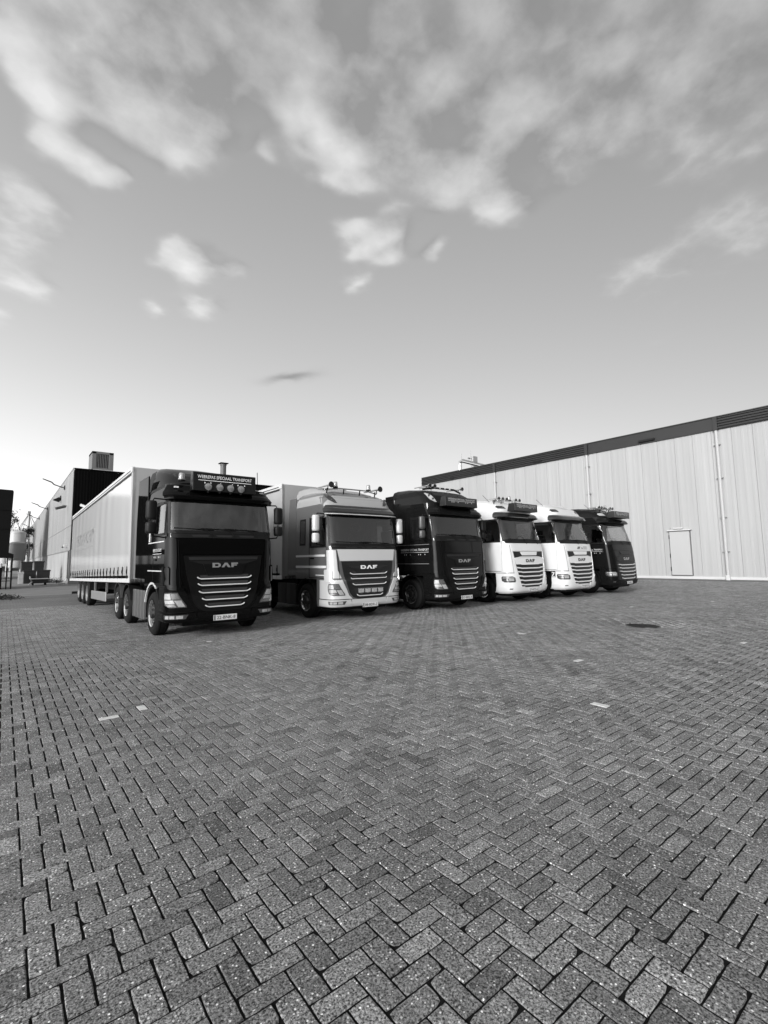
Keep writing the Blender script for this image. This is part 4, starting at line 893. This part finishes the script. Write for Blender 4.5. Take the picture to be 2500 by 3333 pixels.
# ---------------------------------------------------------------- semi-trailers
def trailer(loc, rz, pitch, label, curtain, L=14.4, hw=1.275, z0=1.22, z1=4.42, axles=(8.35, 9.66, 10.97), big_text=None, text_m=None, text_y=(2, 7), text_z=2.9, text_h=.6):
    t = tag(empty('semi_trailer', loc), label, 'trailer', 'semi-trailers behind the trucks'); t.rotation_euler = (pitch, 0, rz)
    fl = MB().box(-hw+.02, hw-.02, 0, L, z0-.12, z0).build('floor', chassis_m, t)
    MB().box(-hw, hw, 0, .05, z0-.1, z1).build('front_wall', frame_m, t, bevel=.01)
    MB().box(-hw+.01, hw-.01, .05, L-.05, z1-.03, z1).build('roof', frame_m, t)
    MB().box(-hw, hw, L-.06, L, z0, z1).build('rear_doors', frame_m, t)
    for sx in (-1, 1):
        x = sx*hw
        nY = 120; vs = []; zs = [z0+.10, z0+.4, z0+1.2, z1-.9, z1-.35, z1-.13]
        for k in range(nY+1):
            y = .16+(L-.3)*k/nY
            for zi, z in enumerate(zs): vs.append((x+sx*(.005*math.sin(y*5.1+.6*math.sin(z*1.7))*(.5+.5*math.sin(y*.9+z))+.003*math.sin(y*23)*(1 if zi == 0 else .3)), y, z))
        w = len(zs); fs = [(k*w+i, k*w+i+1, (k+1)*w+i+1, (k+1)*w+i) for k in range(nY) for i in range(w-1)]
        cu = smooth_angle(MB().add(vs, fs).build('curtain', curtain, t), 70)
        tr = MB().box(x-sx*.04 if sx < 0 else x-.04, x+.04 if sx < 0 else x+sx*.03, 0, L, z1-.14, z1+.02); 
        MB().box(min(x-sx*.05, x+sx*.03), max(x-sx*.05, x+sx*.03), 0, L, z1-.15, z1+.015).build('top_rail', mat('rail_white', .55, .4), t, bevel=.01)
        MB().box(min(x, x+sx*.034), max(x, x+sx*.034), .2, L, z1-.105, z1-.075).build('rail_groove', ink, t)
        MB().box(min(x, x+sx*.020), max(x, x+sx*.020), .2, L, z1-.20, z1-.152).build('curtain_track', ink, t)
        MB().box(min(x-sx*.05, x+sx*.022), max(x-sx*.05, x+sx*.022), .02, L, z0-.10, z0+.02).build('bottom_rail', mat('rail_white', .55), t, bevel=.008)
        MB().box(min(x-sx*.10, x+sx*.012), max(x-sx*.10, x+sx*.012), 0.0, .16, z0-.1, z1-.02).build('corner_post', frame_m, t, bevel=.01)
        n = 22 if sx < 0 else 8
        for k in range(n):
            y = .35+(L-.7)*k/(n-1); s = MB().box(x+sx*.016-.006, x+sx*.016+.010, y-.022, y+.022, z0-.05, z0+.36).build('strap', plastic, cu)
            if sx < 0: MB().box(x+sx*.02-.012, x+sx*.02+.012, y-.03, y+.03, z0+.16, z0+.27).build('buckle', plastic, s)
        MB().box(min(x-sx*.06, x-sx*.02), max(x-sx*.06, x-sx*.02), 3.9, 7.2, .50, .82).build('side_guard', alu, t, bevel=.02)
        for q in (4.2, 6.8): MB().box(x-sx*.10-.03, x-sx*.10+.03, q-.04, q+.04, .80, z0-.1).build('guard_post', alu, t)
        for ya in axles:
            wheel(t, sx*1.10, ya, sx, 'trailer', z=.51-ya*math.tan(pitch))
        MB().box(min(sx*.92, sx*1.24), max(sx*.92, sx*1.24), axles[0]-.55, axles[0]-.50, .45, 1.08).build('mud_flap', plastic, t)
        arch(t, 'mudguard', greyplastic, sx*.93, sx*1.24, axles[0], .53, .57, 20, 160)
        MB().cyl((sx*.75, 2.9, .35), (sx*.75, 2.9, z0-.1), .06).build('landing_leg', chassis_m, t); MB().box(sx*.75-.12, sx*.75+.12, 2.78, 3.02, .30, .35).build('leg_foot', chassis_m, t)
        MB().box(sx*.5-.05, sx*.5+.05, .3, L-.2, z0-.45, z0-.12).build('frame_rail', chassis_m, t)
        if big_text:
            y0, y1 = text_y; fn = lambda u, v: (x+sx*.030, (y0+y1)/2+sx*u, text_z+v)
            put_text(big_text, fn, y1-y0, text_h, 'curtain_lettering', text_m, cu, .01)
            MB().add([fn(-(y1-y0)/2, -text_h*.85), fn((y1-y0)/2, -text_h*.85), fn((y1-y0)/2, -text_h*.80), fn(-(y1-y0)/2, -text_h*.80)], [(0,1,2,3)]).build('curtain_line', text_m, cu, fix=False)
    for ya in axles: MB().cyl((-1.0, ya, .51-ya*math.tan(pitch)), (1.0, ya, .51-ya*math.tan(pitch)), .07).build('axle', chassis_m, t)
    MB().box(-.3, .3, 1.0, 2.2, z0-.3, z0-.12).build('king_pin_plate', chassis_m, t)
    MB().box(-1.2, 1.2, L-.3, L-.2, .5, .62).build('underrun_bar', chassis_m, t)
    return t
trailer((4.06, 14.95, 0), R(.25), R(-1.15), 'white curtain-sided trailer with hanging strap buckles behind the black truck', curtain_m, z0=1.27, z1=4.47, big_text='TRANSPORT!', text_m=mat('ghost_print', .47, .4, 0, .8, crough=.14), text_y=(7.0, 12.5), text_z=3.05, text_h=.55)
trailer((8.45, 14.40, 0), R(-.3), R(-.6), 'grey curtain-sided trailer behind the silver truck, mostly hidden', curtain2_m, L=13.6, z0=1.22, z1=4.28, axles=(8.0, 9.31, 10.62), big_text='TRANSPORT!', text_m=mat('curtain_print', .06, .5), text_y=(2.6, 8.6), text_z=3.0, text_h=.75)

# ---------------------------------------------------------------- buildings
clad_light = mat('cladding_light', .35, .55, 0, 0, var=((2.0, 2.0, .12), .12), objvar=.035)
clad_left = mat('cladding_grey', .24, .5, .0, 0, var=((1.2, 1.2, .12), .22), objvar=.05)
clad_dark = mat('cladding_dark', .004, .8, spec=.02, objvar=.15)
fascia_m = mat('fascia_dark', .016, .55, var=((.6, .6, 3), .25))
plinth_m = mat('plinth_white', .50, .6, var=((.8, .8, 2), .15))
base_conc = mat('base_concrete', .32, .9, var=((.5, .5, .35), .45), bump=((6, 6, 6), .3))
def ribbed_panel(width, height, ribs, depth=.014):
    """upright sheet, y 0..width, z 0..height, its face to -x with shallow ribs and folded edges"""
    ys = [0]; xs = [.03]; ys.append(.006); xs.append(0)
    for k in range(ribs):
        c = width*(k+.5)/ribs; w = width/ribs
        for dy, dx in ((-.20*w, 0), (-.15*w, -depth), (.15*w, -depth), (.20*w, 0)): ys.append(c+dy); xs.append(dx)
    ys += [width-.006, width]; xs += [0, .03]
    n = len(ys); vs = [(xs[i], ys[i], z) for z in (0, height) for i in range(n)]
    return MB().add(vs, [(i+1, i, n+i, n+i+1) for i in range(n-1)]).mesh('panel')
def right_building():
    X = 38.1; b = tag(empty('warehouse', (X, 15, 0)), 'long pale warehouse with dark ribbed roof edge on the right', 'building', None)
    X = 0; oy = -15
    y0, y1 = -22.0, 40.5
    MB().box(.05, 40, y0+oy, y1+oy, 0, 11.0).build('wall_core', clad_light, b)
    pw = 1.172; me = ribbed_panel(pw-.008, 10.2, 3, .007); me.materials.append(clad_light)
    k = 0; y = y1-pw
    while y > y0:
        link('panel', me, None, b, (random.uniform(-.003, .003), y+oy, .21)); y -= pw
    MB().box(-.06, .05, y0+oy, y1+oy, .03, .22).build('plinth', plinth_m, b, bevel=.01)
    # fascia: ribbed lengths and one smooth length between two downpipes
    for a, c2, ribbed in ((20.3, y1, True), (10.95, 20.1, False), (y0, 10.75, True)):
        f = MB().box(-.10, .05, a+oy, c2+oy, 10.28, 11.16).build('fascia', fascia_m, b)
        if ribbed:
            for q in range(5):
                z = 10.31+q*.175; MB().prism([(-.10, z), (-.19, z+.03), (-.19, z+.085), (-.10, z+.12)], a+oy, c2+oy, 'y').build('fascia_rib', fascia_m, f)
    MB().box(-.17, .3, y0+oy, y1+oy, 11.162, 11.22).build('roof_edge', mat('roof_edge', .03, .4), b)
    for yp in (29.85, 20.2, 10.85, 1.5, -7.9):
        p = MB().cyl((-.14, yp+oy, .22), (-.14, yp+oy, 10.2), .105, n=14).build('downpipe', mat('pipe_grey', .40, .5), b); smooth_angle(p, 50)
        MB().box(-.24, -.06, yp-.13+oy, yp+.13+oy, 10.2, 11.16).build('hopper_head', fascia_m, p)
        for z in (1.9, 4.2, 6.9, 9.2): MB().box(-.22, .0, yp-.19+oy, yp+.19+oy, z, z+.03).build('pipe_clamp', steel, p)
        MB().box(-.27, -.03, yp-.11+oy, yp+.11+oy, 0, .34).build('pipe_shoe', plinth_m, p, bevel=.02)
    for ya, yb in ((14.8, 15.95), (24.5, 25.3), (31.8, 32.4), (35.4, 35.9)): MB().box(-.26, -.10, ya+oy, yb+oy, 10.40, 10.55).build('floodlight', chassis_m, b, bevel=.01)
    dr = MB().box(-.075, .0, 13.0+oy, 14.3+oy, .31, 3.42).build('door', mat('door_paint', .39, .5, var=((1, 1, .4), .06)), b, bevel=.006)
    MB().box(-.03, .0, 12.93+oy, 12.985+oy, .25, 3.46).build('door_frame', mat('door_gap', .10, .6), dr); MB().box(-.03, .0, 14.31+oy, 14.36+oy, .25, 3.46).build('door_frame', mat('door_gap', .10), dr)
    MB().box(-.085, .0, 13.0+oy, 14.3+oy, .255, .305).build('door_sill', mat('door_gap', .10), dr)
    for z in (.6, 1.55, 2.9): MB().box(-.10, -.03, 14.305+oy, 14.345+oy, z, z+.28).build('hinge', chassis_m, dr)
    MB().box(-.22, .0, 12.85+oy, 14.4+oy, 3.47, 3.55).build('door_canopy', plinth_m, dr, bevel=.01)
    MB().box(-.14, -.04, 13.4+oy, 14.0+oy, 3.60, 3.72).build('door_lamp', mat('lamp_housing', .45, .4), dr, bevel=.03); MB().cyl((-.10, 14.2+oy, 3.6), (-.10, 14.2+oy, 3.72), .03).build('lamp_stub', steel, dr)
    MB().box(-.09, -.076, 13.06+oy, 13.10+oy, 1.2, 1.34).build('door_handle', steel, dr)
    # roof duct
    d = tag(empty('roof_duct', (45, 39, 11.0)), 'shiny pipe duct bending down onto the pale warehouse roof', 'duct')
    smooth_angle(MB().tube([(0, -5.5, .55), (0, 1.3, 3.05), (.0, 1.75, 2.95), (0, 1.8, 2.4), (0, 1.8, .0)], .24, 14).build('duct_pipe', chrome, d), 50)
    smooth_angle(MB().tube([(.9, .4, 0), (.9, .4, 3.25), (.2, .6, 3.3)], .12, 10).build('vent_pipe', alu, d), 50)
    MB().box(-.4, .4, -.15, .15, 0, 3.4).build('duct_box', alu, d, loc=(.5, -.2, 0)); MB().tube([(0, 1.5, 0), (0, 1.5, 4)], .03).build('stay', steel, d); MB().tube([(0, 0, 0), (0, 0, 4.1)], .03).build('stay', steel, d)
right_building()
def left_building():
    b = tag(empty('factory_hall', (4.5, 50, 0)), 'factory hall with black end wall and grey profiled side wall behind the white trailer', 'building')
    H_ = 10.2; Lw = 112; Wd = 27
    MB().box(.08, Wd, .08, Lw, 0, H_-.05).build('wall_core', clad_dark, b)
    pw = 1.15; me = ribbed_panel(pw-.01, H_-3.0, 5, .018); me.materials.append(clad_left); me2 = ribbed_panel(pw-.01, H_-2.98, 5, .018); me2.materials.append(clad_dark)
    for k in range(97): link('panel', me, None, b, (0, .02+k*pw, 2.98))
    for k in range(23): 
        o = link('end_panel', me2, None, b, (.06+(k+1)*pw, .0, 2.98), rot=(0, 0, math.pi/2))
    MB().box(-.03, .02, 0, Lw, 5.12, 5.17).build('cladding_joint', mat('joint_trim', .2, .6), b)
    MB().box(-.04, .06, -.04, Lw, H_-.02, H_+.10).build('eaves_trim', mat('eaves', .30, .5), b); MB().box(.06, Wd, -.06, .04, H_-.02, H_+.10).build('eaves_trim', clad_dark, b)
    for k in range(14):
        MB().box(.04, .3, .5+k*8.0, .5+k*8.0+7.97, 0, 2.90).build('base_panel', base_conc, b, bevel=.01)
    MB().box(.0, .12, .5, Lw, 2.905, 2.975).build('drip_ledge', mat('joint_trim', .2), b)
    MB().box(-.02, 1.1, -.02, .46, 0, 2.96).build('corner_column', mat('column_concrete', .12, .9, var=((2, 2, 1), .3)), b)
    p = smooth_angle(MB().tube([(.02, 1.1, 2.9), (.02, 1.1, .55), (-.02, 1.05, .45)], .07, 10).build('downpipe', ink, b), 50); smooth_angle(MB().tube([(-.02, 1.05, .46), (-.18, .9, .12), (-.65, .85, .05)], .06, 10).build('pipe_shoe', plinth_m, p), 50)
    MB().box(-.02, .05, 28, 29.2, 3, H_-.1).build('stain_strip', mat('dark_streak', .16, .7), b)
    for k, y in enumerate((7.2, 31.5, 51.0, 77.0)):
        z = (9.35, 9.5, 9.6, 9.7)[k]
        t = tag(empty('gooseneck_lamp', (4.5, 50+y, z)), ['bent lamp arm on the grey hall wall nearest its black corner', 'second bent lamp arm along the grey hall wall', 'third bent lamp arm along the grey hall wall', 'farthest bent lamp arm on the grey hall wall'][k], 'wall lamp', 'lamp arms on the hall wall')
        smooth_angle(MB().tube([(0, 0, 0), (-.7, -.1, .22), (-.95, -.1, .30), (-1.15, -.1, .52), (-1.9, -.1, .80)], [.05, .05, .055, .06, .045], 8).build('arm', chassis_m, t), 60)
        MB().box(-.10, .0, -.15, .15, -.12, .28).build('wall_plate', chassis_m, t)
    t = tag(empty('floodlight', (4.5, 61, 8.6)), 'dark triangular floodlight on the grey hall wall below the nearest lamp arm', 'floodlight')
    MB().prism([(-.75, -.05), (-.2, .28), (-.1, .1), (-.15, -.25)], -.3, .3, 'y').build('housing', chassis_m, t, bevel=.02); MB().box(-.12, 0, -.06, .06, -.1, .45).build('bracket', chassis_m, t)
    for k, (loc, d, lb) in enumerate((((4.42, 53.5, 7.2), (-1, -.35), 'camera on the grey side wall beside the hall corner'), ((5.1, 49.95, 7.0), (.5, -1), 'pale camera on the black end wall beside the hall corner'))):
        t = tag(empty('security_camera', loc), lb, 'camera', 'cameras at the hall corner'); v = Vector((d[0], d[1], -.35)).normalized()
        MB().cyl(v*.15, v*1.0, .13, n=10).build('camera_body', plinth_m if k else greyplastic, t, bevel=.02); MB().tube([(0, 0, 0), v*.4+Vector((0, 0, .14))], .04).build('bracket', greyplastic, t)
    t = tag(empty('wall_tap_box', (4.48, 52.6, 3.4)), 'small pale fitting low on the grey hall cladding beside the corner', 'fitting')
    MB().box(-.25, .02, -.3, .1, -.1, .14).build('case', plinth_m, t, bevel=.03); MB().cyl((-.1, .1, 0), (-.35, .2, -.12), .06).build('spout', chassis_m, t)
    # rooftop plant
    u = tag(empty('roof_ventilator', (7.0, 52.0, 10.25)), 'boxy ventilation unit with upright slats on the hall roof', 'ventilation unit')
    cs = mat('unit_case', .16, .5, .3); x0, x1, y0, y1, z1 = -1.05, .72, -1.1, 1.1, 1.95
    MB().box(x0+.1, x1-.1, y0+.1, y1-.1, .3, z1-.03).build('core', ink, u)
    for (a, c2, d, e) in ((x0, x0+.36, y0, y1), (x1-.36, x1, y0, y1)): MB().box(a, c2, d, e, .25, z1).build('case_side', cs, u, bevel=.02)
    MB().box(x0, x1, y0, y1, z1-.22, z1+.01).build('case_top', cs, u, bevel=.02); MB().box(x0+.003, x1-.003, y0+.003, y1-.003, .25, .42).build('case_foot', cs, u, bevel=.02)
    MB().box(x0+.1, x1-.05, y0-.03, y1, .0, .248).build('kerb', plinth_m, u)
    for k in range(8):
        x = x0+.40+k*.135; MB().box(x, x+.045, y0+.03, y0+.09, .42, z1-.22).build('slat', cs, u)
    f = tag(empty('roof_flue', (21.5, 60, 10.2)), 'capped round flue pipe standing on the hall roof above the black truck', 'flue')
    smooth_angle(MB().cyl((0, 0, -.3), (0, 0, 3.85), .36, n=20).build('pipe', mat('flue_grey', .10, .5), f), 50); MB().box(-.5, .5, -.5, .5, 4.08, 4.18).build('cap', chassis_m, f); MB().cyl((0, 0, 3.85), (0, 0, 4.08), .40, n=20).build('collar', mat('flue_grey', .1), f)
    a = tag(empty('roof_aerial', (26.2, 60, 10.2)), 'thin roof aerial right of the flue pipe', 'aerial'); MB().tube([(0, 0, -.2), (-.1, 0, 3.4)], .05, 6).build('rod', greyplastic, a); MB().box(-.2, .2, -.2, .2, -.1, .1).build('foot', greyplastic, a)
left_building()

def opposite_hall():
    # stands behind the camera; only its reflection shows in the trucks' fronts
    b = tag(empty('opposite_hall', (25, -20, 0)), 'dark hall across the yard from the trucks, behind the viewer', 'building')
    MB().box(-38, 60, -18, 0, 0, 11).build('wall', mat('opposite_wall', .03, .7, var=((.5, .5, .5), .4)), b); MB().box(-38.2, 60.2, -18.2, .2, 11, 11.5).build('roof_edge', chassis_m, b)
    for k in range(11): MB().box(-34+k*8.5, -30+k*8.5, -.1, .05, 0, 4.5).build('roller_door', mat('roller_door', .12, .6), b)
opposite_hall()

# ---------------------------------------------------------------- yard clutter at the left
def tank(loc, r, h, leg, label, text=None):
    t = tag(empty('storage_tank', loc), label, 'tank', 'white tanks beside the hall'); wm = mat('tank_white', .50, .45, var=((1, 1, .3), .10))
    smooth_angle(MB().lathe([(0, leg+.0), (r*.9, leg), (r, leg+.12), (r, h-.35), (r*.96, h-.22), (r*.6, h-.06), (0, h)], axis='z', n=36).build('vessel', wm, t), 40)
    for k in range(4):
        a = R(45+90*k); MB().cyl((r*.8*math.cos(a), r*.8*math.sin(a), 0), (r*.8*math.cos(a), r*.8*math.sin(a), leg+.1), .12).build('leg', steel, t)
    for z in (leg+.35, h-.45): smooth_angle(MB().lathe([(r, z), (r+.03, z+.02), (r+.03, z+.08), (r, z+.10)], axis='z', n=36).build('hoop', wm, t), 40)
    MB().cyl((r*.9, -.4, h-1.2), (r+.5, -.4, h-1.2), .14).build('valve', plinth_m, t); MB().tube([(r+.4, -.4, .1), (r+.4, -.4, h-1.2)], .06).build('valve_pipe', steel, t)
    if text:
        def fn(u, v): a = -math.pi/2+u/r+.12; return ((r+.035)*math.cos(a), (r+.035)*math.sin(a), h-2.0+v)
        put_text(text, fn, r*1.25, .42, 'tank_lettering', ink, t, .03)
    return t
tank((1.42, 92, 0), 1.1, 7.0, 1.3, 'tall white tank lettered in black, behind the lower white tank', 'MESSER')
tank((1.45, 86, 0), 1.0, 5.1, 2.4, 'lower white domed tank on legs in front of the lettered tank')
tank((.05, 95, 0), .55, 6.4, 2.0, 'narrow white tank left of the lettered tank')
m_ = tag(empty('guyed_mast', (4.2, 140, 0)), 'tall mast with guy cables rising behind the grey hall wall', 'mast')
MB().cyl((0, 0, 0), (0, 0, 14.2), .28, .22, n=12).build('pole', steel, m_); MB().box(-.3, .3, -.3, .3, 13.8, 14.4).build('head', steel, m_)
for k, (x, y) in enumerate(((-3.4, -2), (-2.6, 3), (-1.9, -4), (-3, 0), (2.6, -2), (3.2, 2), (1.6, 4))): MB().tube([(0, 0, 14), (x*1.2, y, 6)], .05, 5).build('guy_cable', steel, m_)
# dark raised bunker
bk = tag(empty('raised_bunker', (0, 76, 0)), 'dark raised bunker at the left edge of the yard', 'bunker')
dk = mat('bunker_dark', .006, .8, spec=.1)
smooth_angle(MB().prism([(-12, 2.9), (.44, 2.9), (.58, 11.0), (.50, 11.2), (-12, 11.6)], 0, 6, 'y').build('hopper_body', dk, bk, bevel=.05), 30)
for x in (-1.2, -6, -11):
    for y in (.3, 5.5): MB().box(x-.15, x+.15, y-.15, y+.15, 0, 2.9).build('leg', dk, bk)
for z in (6.2, 8.6): MB().box(-12, .47, -.06, 0, z, z+.12).build('wall_rib', dk, bk)
cp = tag(empty('rack_canopy', (0, 44, 0)), 'low dark canopy on thin posts below the raised bunker', 'canopy')
MB().prism([(-6, 2.9), (.0, 2.75), (.55, 2.50), (.55, 2.25), (-6, 2.5)], 0, 3, 'y').build('roof', dk, cp)
for x in (.5, .22, -.6, -1.8, -3.2):
    for y in (.1, 2.8): MB().box(x-.035, x+.035, y-.035, y+.035, 0, 2.4).build('post', dk, cp)
for z in (.5, 1.2): MB().box(-6, .5, 2.78, 2.84, z, z+.05).build('rail', dk, cp)
MB().box(-5, -.05, .5, 2.4, 0, 1.55).build('stored_stack', dk, cp)
# stacked bins and boxes
bin_m = mat('bin_black', .007, .6)
def crate(loc, w, d, h, label, m=bin_m):
    t = tag(empty('storage_bin', loc), label, 'bin', 'bins stacked by the hall wall')
    MB().add([(-w/2*.93,-d/2*.93,0),(w/2*.93,-d/2*.93,0),(w/2*.93,d/2*.93,0),(-w/2*.93,d/2*.93,0),(-w/2,-d/2,h),(w/2,-d/2,h),(w/2,d/2,h),(-w/2,d/2,h)], [(3,2,1,0),(4,5,6,7),(0,1,5,4),(1,2,6,5),(2,3,7,6),(3,0,4,7)]).build('body', m, t, bevel=.02)
    MB().box(-w/2-.03, w/2+.03, -d/2-.03, d/2+.03, h-.12, h+.01).build('rim', m, t, bevel=.01); MB().box(-w/2*.8, w/2*.8, -d/2-.02, -d/2+.03, h*.45, h*.52).build('rib', m, t)
crate((2.0, 56.5, 0), .95, 1.1, 1.22, 'left black bin standing on the ground by the hall wall'); crate((3.05, 56.5, 0), 1.0, 1.1, 1.22, 'right black bin on the ground touching the hall wall')
crate((1.75, 56.5, 1.235), .85, 1.1, .80, 'black bin on top of the left ground bin'); crate((2.68, 56.5, 1.235), .75, 1.1, .84, 'black bin on top of the right ground bin')
crate((1.30, 55.3, 0), .4, .5, 1.05, 'pale narrow bin left of the black bins', mat('bin_pale', .35, .6))
ct = tag(empty('flat_cart', (2.45, 50.6, 0)), 'low dark flatbed cart with pale frame beside the hall base', 'cart')
MB().box(-.55, .62, -.7, .9, .20, .50).build('bed', bin_m, ct, bevel=.03); MB().box(-.62, .66, -.78, .95, .50, .56).build('deck', steel, ct, bevel=.01)
MB().tube([(-.62, -.7, .55), (-.62, -.7, .72), (-.62, .9, .72), (-.62, .9, .55)], .03).build('rail', steel, ct); MB().tube([(-.5, -.75, .3), (-.75, -1.1, .10)], .04).build('draw_bar', plinth_m, ct)
for x in (-.42, .45):
    for y in (-.5, .7): MB().cyl((x-.05, y, .12), (x+.05, y, .12), .12, n=14).build('castor', rubber, ct)
# low plants along the wall foot and the kerb
leaf_m = mat('leaf', .045, .7, spec=.2, objvar=.3)
def leaf_cloud(name, parent, pts, size, m=leaf_m, n=1):
    k = len(pts); P = np.asarray(pts); a = rng.normal(size=(k, 3)); a /= np.linalg.norm(a, axis=1)[:, None]; b = np.cross(a, rng.normal(size=(k, 3))); b /= np.linalg.norm(b, axis=1)[:, None]
    s = (size*rng.uniform(.6, 1.4, k))[:, None]
    V = np.stack([P-a*s, P-b*s*.5, P+a*s, P+b*s*.5], 1).reshape(-1, 3)
    return link(name, MB().add(V.tolist(), [(4*i, 4*i+1, 4*i+2, 4*i+3) for i in range(k)]).mesh(name), m, parent)
def tree(loc, h, r, label, seed):
    rr = random.Random(seed); g = np.random.default_rng(seed); t = tag(empty('tree', loc), label, 'tree', 'trees behind the tanks')
    tr = MB(); tr.tube([(0, 0, 0), (.1, 0, h*.25), (0, .1, h*.5), (.15, 0, h*.8)], [.28, .22, .15, .05], 8); pts = []
    for k in range(16):
        a = rr.uniform(0, 6.28); zz = rr.uniform(.3, .95)*h; e = Vector((math.cos(a)*r*rr.uniform(.4, .95)*(1.15-.6*zz/h), math.sin(a)*r*rr.uniform(.4, .95), zz))
        tr.tube([(0, 0, zz*.7), e*.55+Vector((0, 0, zz*.35)), e], [.08, .05, .02], 5)
        c = g.normal(size=(190, 3))*np.array([.5, .5, .38])*r*.33; pts.append(c+np.array(e))
    tr.build('trunk', mat('bark', .03, .9), t); leaf_cloud('crown', t, np.concatenate(pts), .16)
for k, (x, y, h, r) in enumerate(((2.6, 118, 11.2, 2.6), (-.8, 112, 12.5, 3.6), (-6.5, 110, 11.0, 4.0), (5.2, 150, 9.8, 2.2))):
    tree((x, y, 0), h, r, ['tree crown between the raised bunker and the mast', 'dark tree behind the raised bunker', 'tree farthest left behind the bunker', 'small tree at the foot of the mast'][k], 20+k)
def weed(loc, h, r, label, seed, n=160):
    g = np.random.default_rng(seed); t = tag(empty('weed', loc), label, 'plant', 'weeds in the yard')
    st = MB()
    for k in range(7):
        a = k*.9; st.tube([(0, 0, 0), (math.cos(a)*r*.5, math.sin(a)*r*.5, h*.7)], .008, 4)
    st.build('stem', leaf_m, t); c = g.normal(size=(n, 3))*np.array([r*.45, r*.45, h*.25]); c[:, 2] = np.abs(c[:, 2])+h*.1; leaf_cloud('foliage', t, c, .05)
weed((3.9, 53.5, 0), .8, .5, 'low dark weed at the hall wall foot behind the cart', 1); weed((4.1, 51.6, 0), .5, .4, 'small weed at the hall wall foot by the downpipe', 2); weed((3.5, 55.2, 0), .6, .5, 'weed between the cart and the black bins', 3)
weed((.05, 31.0, 0), .35, .8, 'patch of weeds on the yard edge at far left', 4, 420)
weed((2.9, 62.5, 0), 1.1, 1.0, 'bushy weed behind the black bins', 5, 420)
